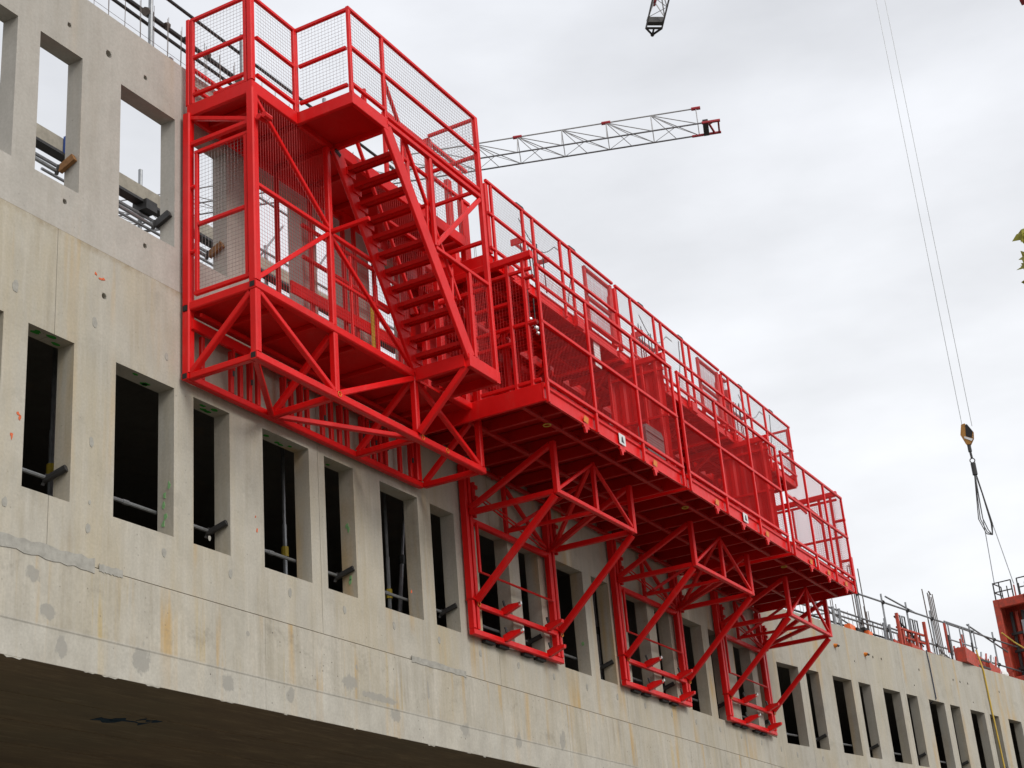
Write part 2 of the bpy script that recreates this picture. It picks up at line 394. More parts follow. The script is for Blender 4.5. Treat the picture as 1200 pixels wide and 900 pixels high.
# slabs and dark room behind
foot = [(0, .22), (29.65, .22), (30.5, .25), F2.p(19.5, .22, 0)[:2], (49, 13), (0, 13)]
foot2 = [(0, .002), (29.62, .002), (30.4, .012), F2.p(19.5, .01, 0)[:2], (49, 13), (0, 13)]
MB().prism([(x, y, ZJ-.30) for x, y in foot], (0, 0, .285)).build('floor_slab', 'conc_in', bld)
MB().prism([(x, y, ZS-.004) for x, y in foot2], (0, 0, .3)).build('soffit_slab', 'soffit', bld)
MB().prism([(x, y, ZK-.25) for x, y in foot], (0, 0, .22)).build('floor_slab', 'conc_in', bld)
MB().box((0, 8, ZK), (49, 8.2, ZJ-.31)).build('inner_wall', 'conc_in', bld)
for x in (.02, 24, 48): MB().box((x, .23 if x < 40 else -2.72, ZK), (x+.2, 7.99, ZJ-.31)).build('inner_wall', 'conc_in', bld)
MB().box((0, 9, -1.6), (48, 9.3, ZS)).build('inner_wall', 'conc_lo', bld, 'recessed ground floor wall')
for x in (4, 12, 20, 28, 36): MB().box((x, 3.8, -1.6), (x+.6, 4.4, ZS)).build('column', 'conc_lo', bld)
# board joints under the soffit
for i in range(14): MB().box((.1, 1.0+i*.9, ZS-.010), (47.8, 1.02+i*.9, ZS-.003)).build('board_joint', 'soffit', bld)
# mortar patches: plugged tie holes and repairs
for i in range(21):
    x = 9.504+1.0435*i
    if x < 29.4: patch(F1, bld, x+random.uniform(-.02,.02), 4.692, .06, .10, rag=.12)
for i in range(14): patch(F2, bld, -.1+1.05*i, 4.69, .07, .11, rag=.12)
for x, z, w, h in ((10.555,6.822,.07,.11),(11.617,6.819,.05,.09),(9.504,6.813,.08,.12),(10.551,5.559,.06,.10),(10.547,4.95,.03,.05),(12.3,5.0,.04,.06),(18.3,6.9,.1,.12),(19.2,6.85,.1,.1)):
    patch(F1, bld, x, z, w, h, rag=.12)
for x0, x1, h in ((9.2, 10.62, .13), (10.68, 11.0, .07), (16.1, 17.4, .08)):
    n = 16; top = [(x0+(x1-x0)*i/n, ZK+.01+h*random.uniform(.35, .6)) for i in range(n+1)]; bot = [(x1-(x1-x0)*i/n, ZK-h*random.uniform(.3, .5)) for i in range(n+1)]
    MB().prism([(x, -.018, z) for x, z in top+bot], (0, .0055, 0)).build('mortar_smear', 'mortar', bld)
# broken fins of grout hanging under the beam edge
x = 9.3
while x < 22:
    w = random.uniform(.05, .35); h = random.uniform(.006, .022)
    MB().prism([(x, -.004, ZS+.003), (x+w, -.004, ZS+.003), (x+w*.8, -.004, ZS-h), (x+w*.45, -.004, ZS-h*.5), (x+w*.2, -.004, ZS-h)], (0, .008, 0)).build('grout_fin', 'conc_beam', bld)
    x += w+random.uniform(.05, .9)
# spray marks
def marks(pts, m, fr=F1, d=-.0045, size=.035):
    for a, z in pts: patch(fr, bld, a, z, size*random.uniform(.8, 2), size*random.uniform(.8, 1.8), m, 'spray_mark', 8, d, .004, .5)
marks([(9.61, 5.56), (9.63, 5.53), (9.54, 5.33)], 'spray_o', size=.03)
marks([(13.08,5.42),(13.1,5.27),(16.2,5.2),(10.55,7.36),(10.62,7.33),(10.66,7.34)], 'spray_o', size=.025)
for k in (0, 1, 2, 3, 4):
    a, b = win(k)
    for i in range(4 if k < 4 else 2):
        x = a+(b-a)*random.uniform(.15, .85); y = random.uniform(.05, .17); r = random.uniform(.018, .035)
        MB().prism([(x+r*2*math.cos(t*.785)*random.uniform(.6, 1.2), y+r*math.sin(t*.785)*random.uniform(.6, 1.2), ZT-.004) for t in range(8)], (0, 0, .0035)).build('spray_mark', 'spray_g', bld)
for k, zz in ((1, (5.45, 5.35, 5.25, 5.12, 5.05)), (4, (5.8, 5.75, 5.15, 5.1)), (9, (5.4,))):
    a, b = win(k)
    for z in zz:
        y = random.uniform(.06, .14)
        MB().prism([(b-.004, y+.02*math.cos(t*.785)*random.uniform(.6, 1.4), z+.035*math.sin(t*.785)*random.uniform(.6, 1.4)) for t in range(8)], (.0035, 0, 0)).build('spray_mark', 'spray_g2', bld)
for x, y, l in ((12.3, 1.2, .45), (12.15, 1.32, .3), (12.55, 1.05, .25)):
    MB().prism([(x+l*i/6, y+.05*random.uniform(-1, 1)+(0 if s else .09), ZS-.0082) for s in (0, 1) for i in (range(7) if s else range(6, -1, -1))], (0, 0, .004)).build('spray_mark', 'spray_b', bld)
# orange cone plugs in the far wall
for i, (a, z) in enumerate(((2.26, 7.18), (3.66, 7.17), (.35, 7.17))):
    c = F2.p(a, -.001, z)
    MB().tube(c, c-F2.n*.07, .05, 10, .03).build('cone_plug', 'tag', bld)
    MB().tube(c-F2.n*.06, c-F2.n*.10+V3((0,0,-.03)), .022, 8).build('tie_stub', 'dsteel', bld)
# starter bars and thin wires on the wall tops
sb = MB(); x = .3
while x < 28:
    for dx in (0, .05): sb.tube((x+dx, .1+dx, ZTOP-.02), (x+dx+random.uniform(-.02, .02), .1+dx, ZTOP+random.uniform(.62, .72)), .004, 4)
    x += random.uniform(.2, .3)
for z in (.03, .1): sb.tube((0, .05, ZTOP+z), (28, .05, ZTOP+z), .003, 4)
s_ = sb.build('starter_bars', 'rebar'); s_['kind'] = 'stuff'; s_['label'] = 'thin grey starter bars standing along the top of the upper wall'
sb = MB(); x = .6
while x < 12:
    sb.tube(F2.p(x, .3, ZJ-.02), F2.p(x, .3, ZJ+random.uniform(.45, .6)), .005, 4); x += random.uniform(.12, .3)
s_ = sb.build('starter_bars', 'rebar'); s_['kind'] = 'stuff'; s_['label'] = 'short starter bars standing along the top of the far wall'

# ------------------------------------------------------------------ guard tubes in the window openings, props behind them
ORD = ['first','second','third','fourth','fifth','sixth','seventh','eighth','ninth','tenth','eleventh','twelfth','thirteenth','fourteenth','fifteenth','sixteenth']
def guard(fr, a, b, narrow, label, z=5.2):
    t = thing('guard_tube', label, 'guard rail', fr.p((a+b)/2, .24, z), 'guard tubes across the lower window openings')
    if narrow:
        MB().tube(fr.p(a-.15, .25, z), fr.p(b-.06, .24, z-.005), .021, 8).build('tube', 'steel', t)
        MB().tube(fr.p(b-.07, .26, z-.03), fr.p(b-.025, .03, z+.055), .036, 8).build('clamp', 'dsteel', t)
        MB().tube(fr.p(b-.08, .27, z-.08), fr.p(b-.06, .235, z+.03), .02, 6).build('wedge', 'dsteel', t)
    else:
        MB().tube(fr.p(a-.2, .25, z), fr.p(b+.25, .25, z), .021, 8).build('tube', 'steel', t)
        MB().tube(fr.p(a+(b-a)*.45, .25, z), fr.p(a+(b-a)*.55, .25, z), .027, 8).build('sleeve', 'steel', t)
for k in range(0, 17):
    a, b = win(k)
    if b > 29.5: break
    nm = ('narrow' if k % 2 == 0 else 'wide')
    ext = {6: 'just left of the nearest red bracket', 7: 'behind the left half of the nearest red bracket', 8: 'behind the right half of the nearest red bracket'}.get(k)
    lab = 'grey guard tube across the lower window ' + ext if ext else 'grey guard tube across the %s lower window from the left, a %s opening' % (ORD[k+1] if k < 15 else 'last', nm)
    guard(F1, a, b, k % 2 == 0, lab, 5.2 if k else 5.17)
fo = [o for o in fops if o[4] == 0]
for i, (a, b, *_r) in enumerate(fo[:12]):
    guard(F2, a, b, i % 2 == 1, 'grey guard tube across the %s window opening of the far wall beyond the brackets' % ORD[i], 5.15)
def prop(x, y, label, yz=None, lean=0., x2=None, dcol='steel'):
    t = thing('shoring_prop', label, 'prop', (x, y, ZK), 'shoring props inside the lower windows')
    p, q = V3((x, y, ZK)), V3(((x2 if x2 is not None else x), y+lean, ZJ-.31)); mid = p.lerp(q, .5)
    MB().tube(p, mid, .03, 8).build('outer_tube', dcol, t); MB().tube(mid, q, .023, 8).build('inner_tube', 'steel', t)
    c = p.lerp(q, (yz-ZK)/(q.z-p.z)) if yz else mid
    MB().tube(c-V3((0,0,.06)), c+V3((0,0,.06)), .045, 8).build('collar', 'yellow' if yz else 'dsteel', t)
prop(10.60, .56, 'grey shoring prop with yellow collar inside the leftmost fully visible lower window', 5.42)
prop(14.55, .7, 'grey shoring prop with yellow collar in the wide window left of the panel joint', 5.5)
prop(16.55, .55, 'thin upright prop with yellow collar in the window under the stair truss end', 5.35)
prop(16.45, .42, 'pale leaning prop in the wide window under the stair truss end', None, .1, 17.1)
prop(22.3, .35, 'upright prop in the narrow window between the first and second brackets')
# wood clamps in the upper windows
for k, lab in ((0, 'brown wood wedge clamped to the right jamb of the upper left window'), (1, 'dark wedge clamped to the right jamb of the second upper window'), (2, 'brown wood wedge clamped to the jamb of the upper window behind the red mesh gate')):
    a, b = win(k); z = 8.52
    t = thing('jamb_clamp', lab, 'clamp', (b, .12, z))
    MB().flat((b-.04, .24, z-.03), (b-.03, .05, z+.06), .05, .08).build('wood_block', 'dsteel' if k == 1 else 'wood', t)
    MB().tube((b-.06, .26, z-.08), (b-.055, .23, z+.02), .022, 6).build('screw', 'dsteel', t)
    MB().tube((a-.4, .26, z-.02), (b-.05, .26, z-.04), .021, 8).build('tube', 'steel', t)

# ------------------------------------------------------------------ scaffold seen through the upper windows
sc = thing('slab_scaffold', 'grey scaffold rails and weathered beam on the slab behind the upper wall', 'scaffold', (15, 3, ZJ))
for x in (9.5, 12.0, 14.65, 17.5, 20): MB().tube((x, 3.1, ZJ), (x, 3.1, 11.6), .03, 8).build('post', 'steel', sc)
MB().box((9, 2.93, 11.0), (21, 3.02, 11.22)).build('timber_beam', 'beamgrey', sc); MB().box((9, 2.9, 10.955), (21, 3.05, 10.995)).build('beam_flange', 'dsteel', sc)
MB().tube((9, 3.0, 10.82), (20, 3.0, 10.82), .024, 8).build('rail', 'steel', sc); MB().tube((12.7, 3.0, 10.66), (20, 3.0, 10.66), .02, 8).build('rail', 'steel', sc)
MB().tube((13.9, 3.05, 10.2), (15.2, 3.05, 10.9), .02, 8).build('brace', 'steel', sc); MB().box((14.5, 2.85, 10.85), (14.72, 3.1, 11.0)).build('bracket', 'dsteel', sc)
MB().box((12.98, 2.86, 10.98), (13.06, 2.92, 11.24)).build('clip', 'blue', sc)
MB().beam((14.3, 3.3, 10.5), (14.9, 3.3, 10.62), .05).build('strut', 'red', sc)
for z in (11.4, 12.3): MB().tube((16.2, 3.0, z), (23, 3.0, z), .02, 8).build('rail', 'steel', sc)
for x in (17.2, 18.4): MB().tube((x, 3.05, 11.2), (x+.7, 3.05, 12.1), .018, 8).build('brace', 'steel', sc)
bd = thing('board_stack', 'stack of pale timber boards on the slab behind the wide upper window', 'boards', (18.5, 2.4, ZJ))
for i in range(8): MB().box((17.2+random.uniform(-.1, .1), 1.6, ZJ+.95+i*.075), (20.2+random.uniform(-.2, .2), 2.6, ZJ+1.01+i*.075)).build('board', 'pine', bd)
for x in (17.6, 19.6): MB().box((x, 1.65, ZJ), (x+.12, 2.55, ZJ+.94)).build('trestle', 'wood', bd)
# guardrail on the back of the upper wall
wg = thing('wall_guardrail', 'dark steel tube guardrail clamped along the top of the upper wall at left', 'guard rail', (12, .4, ZTOP))
for z, r in ((11.77, .021), (11.40, .03), (11.26, .021)): MB().tube((2, .4+(.05 if z < 11.5 else 0), z), (17, .4+(.05 if z < 11.5 else 0), z), r, 8).build('rail', 'dsteel', wg)
for x in (5, 8.4, 11.7, 13.4, 15.2):
    MB().tube((x, .34, ZTOP-.3), (x, .34, 12.0), .028, 8).build('post', 'steel', wg)
    MB().tube((x-.06, .37, 11.33), (x+.06, .4, 11.37), .055, 8).build('clamp', 'rebar', wg)
    MB().box((x-.02, .03, ZTOP), (x+.04, .34, ZTOP+.05)).build('foot', 'steel', wg)
for x in (10.5, 10.9, 11.3, 12.05, 12.4, 12.8, 13.7): MB().tube((x, .42, 11.39), (x+.05, .42, 11.42), .04, 6).build('tie_clip', 'rebar', wg)

# ------------------------------------------------------------------ red stair tower
XL, X1, X2, V2, X3, X4, XR = 11.87, 12.71, 13.42, 13.28, 14.95, 15.66, 16.47
YW, YI, YO = -.08, -.97, -1.73
Z0, ZM, ZD = 6.64, 7.45, 9.98
st = thing('stair_tower', 'red steel access stair tower with mesh guards hung on the concrete wall', 'stair tower', (XL, YW, Z0))
B = lambda n, p, q, w=.07, h=None, m='red': beam(n, st, p, q, w, h, m)
# lower box truss
B('bottom_chord', (XL-.05, YI, Z0), (XR+.05, YI, Z0), .09); B('bottom_chord', (XL-.06, YW, Z0), (XR-.02, YW, Z0), .08)
for x in (XL, V2, X3, XR): B('cross_chord', (x, YI+.05, Z0-.002), (x, YW-.045, Z0-.002), .075)
for x in (XL, V2, X3, XR): B('truss_post', (x, YI, Z0+.046), (x, YI, ZM-.056), .09 if x < 13 else .08)
B('wall_post', (XL, YW, Z0+.041), (XL, YW, 9.86), .10); B('wall_post', (XR-.1, YW, Z0+.041), (XR-.1, YW, ZM), .10)
for x in (XL, V2, X3, XR): B('side_diagonal', (x, YW-.05, Z0+.04), (x, YI+.05, ZM-.07), .07)
B('front_diagonal', (XL+.06, YI, ZM-.06), (V2-.05, YI, Z0+.06), .06); B('front_diagonal', (V2+.05, YI, Z0+.05), (X3-.04, YI, ZM-.06), .07)
B('front_diagonal', (X3+.05, YI, ZM-.07), (XR-.05, YI, Z0+.06), .06)
B('landing_diagonal', (X3-.01, YI-.05, Z0+.05), (X3+.03, YO+.04, ZM-.08), .08)
B('plan_diagonal', (XL+.05, YI+.05, Z0-.003), (V2-.05, YW-.05, Z0-.003), .06); B('plan_diagonal', (V2+.05, YW-.05, Z0-.003), (X3-.05, YI+.05, Z0-.003), .06)
# wall ledger and packer posts under the deck
B('wall_ledger', (XL-.02, YW-.055, 7.24), (XR-.2, YW-.055, 7.24), .05, .12); B('wall_ledger', (XL+.06, YW-.12, 7.36), (XR-.2, YW-.12, 7.36), .03, .04)
for i, x in enumerate((12.08, 12.57, 12.73, 12.89, 13.04, 13.5, 13.66, 13.82, 13.97, 14.27, 14.45, 14.62, 14.78, 15.09, 15.22, 15.36, 15.5, 15.62, 15.95, 16.2)):
    B('packer_post', (x, YW-.01, Z0+.042), (x, YW-.01, 7.175), .055, .05, 'red2')
    if i % 2: B('packer_screw', (x-.035, YW-.075, 6.92), (x-.035, YW-.075, 7.19), .028, .028, 'red2'); MB().tube((x-.035, YW-.075, 6.86), (x-.035, YW-.075, 6.919), .012, 6).build('screw_tip', 'dsteel', st)
for x, y, z in ((V2+.01, YI-.048, Z0+.02), (XR-.9, YI-.048, Z0+.0), (X3+.06, YI-.048, Z0+.01)):
    MB().ring((x, y, z), (0, 1, 0), .03, .006, 10).build('locking_ring', 'tag', st)
for x, y, z in ((XL-.052, YI, Z0), (XL-.062, YW, Z0), (XL-.056, YI, ZM), (XL-.056, YW, ZM-.02)):
    MB().box((x-.001, y-.03, z-.03), (x+.003, y+.03, z+.03)).build('tube_end', 'black', st)
# mid deck
B('deck_edge', (XL-.05, YI, ZM), (X3-.05, YI, ZM), .09, .10); B('deck_edge', (XL, YI+.05, ZM+.001), (XL, YW-.05, ZM+.001), .08, .10); B('deck_edge', (XL-.05, YW, ZM-.02), (XR, YW, ZM-.02), .06, .08)
B('deck_edge', (X4+.01, YI, ZM), (XR, YI, ZM), .09, .10); B('deck_edge', (XR, YI+.05, ZM), (XR, YW-.05, ZM), .08, .10)
MB().box((XL+.04, YI+.045, ZM-.01), (XR-.04, YW-.03, ZM+.02)).build('deck_plate', 'red2', st)
for x in (12.4, 13.0, 13.75, 14.4, 15.3, 15.9): B('joist', (x, YI+.05, ZM-.04), (x, YW-.05, ZM-.04), .05, .06, 'red2')
# bottom landing, outer
MB().box((X3+.035, YO+.035, ZM+.02), (X4-.035, YI-.05, ZM+.04)).build('landing_plate', 'red2', st)
B('landing_edge', (X3, YO, ZM-.01), (X4+.03, YO, ZM-.01), .06, .17); B('landing_edge', (X3, YO+.031, ZM-.012), (X3, YI-.046, ZM-.012), .06, .17); B('landing_edge', (X4, YO+.031, ZM-.012), (X4, YI-.046, ZM-.012), .06, .17)
B('joist', (15.3, YO+.03, ZM-.02), (15.3, YI-.05, ZM-.02), .05, .06, 'red2')
# standing frame between the decks
B('tower_post', (XL, YI, ZM+.052), (XL, YI, 9.86), .10); B('tower_post', (V2, YI, ZM+.052), (V2, YI, 9.80), .07); B('tower_post', (X4, YI, ZM+.05), (X4, YI, 11.1), .09)
B('tower_post', (X4-.02, YO, ZM-.10), (X4-.06, YO, 11.12), .06, .07)
B('mid_rail', (XL+.05, YI, 8.69), (V2-.035, YI, 8.69), .05); B('mid_rail', (V2+.035, YI, 8.67), (14.2, YI, 8.67), .05)
B('upper_diagonal', (XL+.05, YI, 9.78), (V2-.035, YI, 8.74), .05); B('lower_diagonal', (XL+.05, YI, 7.56), (V2-.04, YI, 8.64), .05)
B('lower_diagonal', (V2+.03, YI, 8.62), (14.9, YI, 7.55), .05); B('cross_brace', (V2, YI-.03, 8.68), (V2+.03, -1.5, 8.70), .05)
for x in (13.72, 14.25): B('stile', (x, YI+.03, 7.52), (x, YI+.03, 8.2+(14.9-x)*.3), .035)
B('mid_rail', (V2+.04, YI+.02, 8.12), (14.5, YI+.02, 8.12), .04)
# wall-side rail with toe board behind
B('toe_board', (13.6, -.18, 8.36), (16.3, -.18, 8.44), .03, .16); B('wall_rail', (13.9, -.15, 8.89), (16.1, -.15, 8.9), .045); B('wall_rail', (13.9, -.15, 9.32), (16.1, -.15, 9.34), .045)
for x in (13.42, 14.1, 14.8, 15.05, 15.5, 16.05): B('wall_stile', (x, -.13, ZM+.02), (x, -.13, 9.84), .05, .05, 'red2')
MB().box((15.26, -.21, 7.9), (15.33, -.199, 8.78)).build('yellow_strap', 'yellow', st)
# end gate
B('gate_frame', (XL, YW-.1, 9.33), (XL, YI+.06, 9.33), .045); B('gate_frame', (XL, YW-.1, 7.59), (XL, YI+.06, 7.59), .05)
B('gate_frame', (XL, YW-.12, 7.615), (XL, YW-.12, 9.305), .045); B('gate_frame', (XL, YI+.09, 7.615), (XL, YI+.09, 9.305), .045); B('gate_frame', (XL, YW-.145, 8.42), (XL, YI+.115, 8.42), .045)
mesh_panel(st, (XL, YW-.145, 7.615), (0, YI+.09-YW+.145-.02, 0), (0, 0, .79)); mesh_panel(st, (XL, YW-.145, 8.44), (0, YI+.09-YW+.145-.02, 0), (0, 0, .87))
B('end_rail', (XL, YW-.05, 9.46), (XL, YI+.05, 9.46), .055); B('end_brace', (XL, YW-.05, 9.80), (XL, YI+.05, 9.50), .05)
for z in (8.1, 8.9): MB().tube((XL-.01, YW-.05, z), (XL-.01, YW-.11, z), .025, 8).build('hinge', 'red', st)
for y in (YI-.1, YI-.17): MB().tube((XL-.02, y, 9.47), (XL+.1, y, 9.47), .035, 8).build('coupler', 'red', st)
# meshes between the decks
mesh_panel(st, (XL+.05, YI, 8.72), (V2-XL-.09, 0, 0), (0, 0, 1.1), m='rwire'); mesh_panel(st, (XL+.05, YI, 7.52), (V2-XL-.09, 0, 0), (0, 0, 1.15), m='rwire')
mesh_panel(st, (V2+.04, YI, 7.52), (1.62, 0, 0), (0, 0, 1.12), m='rwire')
# top deck
fh = .16; zt = ZD-fh/2
B('deck_edge', (XL-.03, YI, zt), (X1-.03, YI, zt), .05, fh); B('deck_edge', (XL, YI+.026, zt+.001), (XL, YW, zt+.001), .05, fh)
B('deck_edge', (X1, YI-.0, zt+.0005), (X1, YO-.025, zt+.0005), .05, fh); B('deck_edge', (X1+.026, YO, zt), (X2, YO, zt), .05, fh); B('deck_edge', (X2, YO+.026, zt), (X2, YI-.03, zt), .05, fh)
B('deck_edge', (X1+.026, YI, zt), (XR, YI, zt), .05, fh); B('deck_edge', (XL+.03, YW, zt), (XR, YW, zt), .05, fh); B('deck_edge', (XR+.026, YI, zt), (XR+.026, YW, zt), .05, fh)
MB().box((XL+.026, YI+.026, ZD-.03), (XR-.026, YW-.026, ZD-.005)).build('deck_plate', 'red2', st)
MB().box((X1+.026, YO+.026, ZD-.09), (X2-.026, YI-.026, ZD-.065)).build('landing_plate', 'red2', st)
for i in range(7): B('joist', (XL+.35+i*.62, YI+.03, ZD-.075), (XL+.35+i*.62, YW-.03, ZD-.075), .04, .08, 'red2')
MB().tube((X2-.03, YI-.02, ZD-.16), (X2+.07, YI-.02, ZD-.20), .05, 8).build('pivot', 'dsteel', st)
# top guards
GT, GM, GB = 11.12, 10.60, 10.10
def guard_panel(par, p, q, zt=GT, zm=GM, zb=GB, w=.045, end0=True, end1=True, base=ZD, pitch=.045):
    p, q = V3((*p, 0)), V3((*q, 0)); d = (q-p).normalized(); zz = lambda v, z: (v.x, v.y, z)
    a, b = p+d*w*.5, q-d*w*.5
    for n, z in (('top_rail', zt), ('guard_mid_rail', zm), ('guard_low_rail', zb)): beam(n, par, zz(p-d*w*.45, z) if n == 'top_rail' else zz(a, z), zz(q+d*w*.45, z) if n == 'top_rail' else zz(b, z), w, w)
    for e, v in ((end0, p), (end1, q)):
        if e: beam('guard_post', par, zz(v, base+.002), zz(v, zt-w*.55), w, w)
    L = (b-a)
    mesh_panel(par, zz(a, zb+w/2), L, (0, 0, zm-zb-w), pitch); mesh_panel(par, zz(a, zm+w/2), L, (0, 0, zt-zm-w), pitch)
guard_panel(st, (XL, YW-.06), (XL, YI+.075))
guard_panel(st, (XL+.075, YI), (X1-.03, YI), zt=GT-.003, end0=False)
guard_panel(st, (X1+.004, YI-.03), (X1+.004, YO+.03), zt=GT-.004, end0=False, end1=False)
guard_panel(st, (X1, YO), (X2-.02, YO)); 
B('guard_post', (XL, YI, ZD+.002), (XL, YI, GT+.03), .07); B('guard_post', (X1, YI, ZD+.002), (X1, YI, GT-.03), .05)
B('wall_guard_post', (XL, YW, ZD), (XL, YW, GT+.02), .05)
B('guard_foot', (XL, -.45, ZD+.02), (XL, YI+.06, ZD+.02), .04)
B('top_rail', (X2, YO, GT), (X4-.03, YO, GT), .045); B('guard_mid_rail', (X2, YO, GM), (X4-.09, YO, GM), .045); B('guard_low_rail', (X2-.02, YO, 10.03), (X4-.09, YO, 10.03), .05); B('guard_low_rail', (X2-.02, YO, 9.93), (X4-.1, YO, 9.93), .06)
mesh_panel(st, (X2, YO, 10.06), (X4-X2-.1, 0, 0), (0, 0, .51)); mesh_panel(st, (X2, YO, GM+.025), (X4-X2-.08, 0, 0), (0, 0, .48))
B('top_rail', (X4-.05, YO+.04, 11.11), (X4-.05, YI-.05, 11.11), .045); B('guard_mid_rail', (X4-.05, YO+.04, 10.56), (X4-.05, YI-.05, 10.56), .045); B('guard_low_rail', (X4-.05, YO+.04, 10.05), (X4-.05, YI-.05, 10.05), .045)
mesh_panel(st, (X4-.05, YO+.05, 10.07), (0, .7, 0), (0, 0, .47)); mesh_panel(st, (X4-.05, YO+.05, 10.58), (0, .7, 0), (0, 0, .5))
B('top_rail', (X4+.05, YI, 11.08), (XR+.2, YI, 11.08), .05); B('guard_mid_rail', (X4+.05, YI, 10.56), (XR+.2, YI, 10.56), .05)
# inner guard along the well, towards the wall
for xx in (14.6, 15.1, XR): B('guard_post', (xx, YI, ZD), (xx, YI, 11.0 if xx > 15.5 else 10.98), .05)
B('top_rail', (14.6, YI, 11.0), (X4-.05, YI, 11.0), .045); B('guard_mid_rail', (14.6, YI, 10.5), (X4-.05, YI, 10.5), .045)
mesh_panel(st, (14.62, YI, 10.02), (1.0, 0, 0), (0, 0, .46)); mesh_panel(st, (14.62, YI, 10.52), (1.0, 0, 0), (0, 0, .46)); mesh_panel(st, (X4+.05, YI, 9.99), (.78, 0, 0), (0, 0, 1.06))
B('panel_column', (XR+.12, YI+.05, 8.4), (XR+.12, YI+.05, 10.6), .14, .10); B('panel_column', (XR-.25, YI+.05, 9.99), (XR-.25, YI+.05, 10.75), .10, .08)
guard_panel(st, (XL+.1, YW+.03), (X1+.3, YW+.03), zt=10.55, zm=10.3, zb=10.05, end0=False)
B('kicker_frame', (X1+.42, YO+.1, ZD+.03), (X1+.42, YO+.1, ZD+.3), .04); B('kicker_frame', (X1+.42, YO+.1, ZD+.3), (X2-.1, YO+.3, ZD+.12), .04)
# outer bracing of the stair well
B('hanger', (14.36, YO, 9.90), (14.37, YO, 8.72), .05); B('well_brace', (14.39, YO, 8.74), (X4-.1, YO, 9.88), .055); B('well_rail', (14.36, YO, 8.69), (X4-.06, YO, 8.69), .05)
B('well_stile', (15.14, YO, 8.66), (15.14, YO, ZM+.08), .05); mesh_panel(st, (15.16, YO, ZM+.08), (.46, 0, 0), (0, 0, 1.17), m='rwire')
B('well_cross', (14.4, YI-.04, 9.35), (15.6, YI-.04, 9.35), .045); B('well_cross', (14.38, YO+.03, 9.3), (14.38, YI-.03, 9.3), .045); B('well_cross', (X4-.05, YO+.04, 9.3), (X4-.05, YI-.05, 9.3), .05)
B('well_cross', (X4-.04, YO+.04, 8.65), (X4-.04, YI-.05, 8.65), .05)
mesh_panel(st, (X4-.04, YO+.05, ZM+.1), (0, .7, 0), (0, 0, 1.15), m='rwire'); mesh_panel(st, (14.3, YI-.0, 8.72), (1.3, 0, 0), (0, 0, 1.1), m='rwire')
# stringers, treads, handrail
s0, s1 = V3((13.40, YO, 9.86)), V3((15.02, YO, 7.50))
B('stringer', s0, s1, .045, .19); B('stringer', s0+V3((.02, YI-.03-YO, 0)), s1+V3((-.02, YI-.03-YO, 0)), .045, .19)
NT = 12
def tread(t):
    c = V3((13.69, 0, 9.66)).lerp(V3((14.99, 0, 7.672)), t); mb = MB()
    y0, y1 = YO+.03, YI-.06
    mb.box((c.x-.07, y0, c.z+.012), (c.x+.075, y1, c.z+.026)); mb.flat((c.x-.075, y0, c.z), (c.x-.075, y1, c.z), .006, .052); mb.flat((c.x+.08, y0, c.z+.01), (c.x+.08, y1, c.z+.01), .006, .034)
    for i in range(24):
        y = y0+(y1-y0)*(i+.5)/24; mb.flat((c.x-.072, y, c.z-.014), (c.x-.035, y, c.z-.014), .014, .03)
    mb.build('tread', 'red2', st)
    B('tread_cleat', (c.x-.09, YI-.058, c.z-.03), (c.x+.09, YI-.058, c.z-.03), .02, .10)
for i in range(NT): tread(i/(NT-1))
hr = V3((-.02, .05, .62))
B('handrail', s0+V3((.1, .06, .75)), s1+V3((-.05, .06, .75)), .04); B('handrail', s0+V3((.1, YI-YO-.09, .75)), s1+V3((-.05, YI-YO-.09, .75)), .04)
for t in (.25, .55, .85): 
    p = s0.lerp(s1, t)+V3((0, .06, .06)); B('baluster', p, p+V3((.05, 0, .72)), .035)

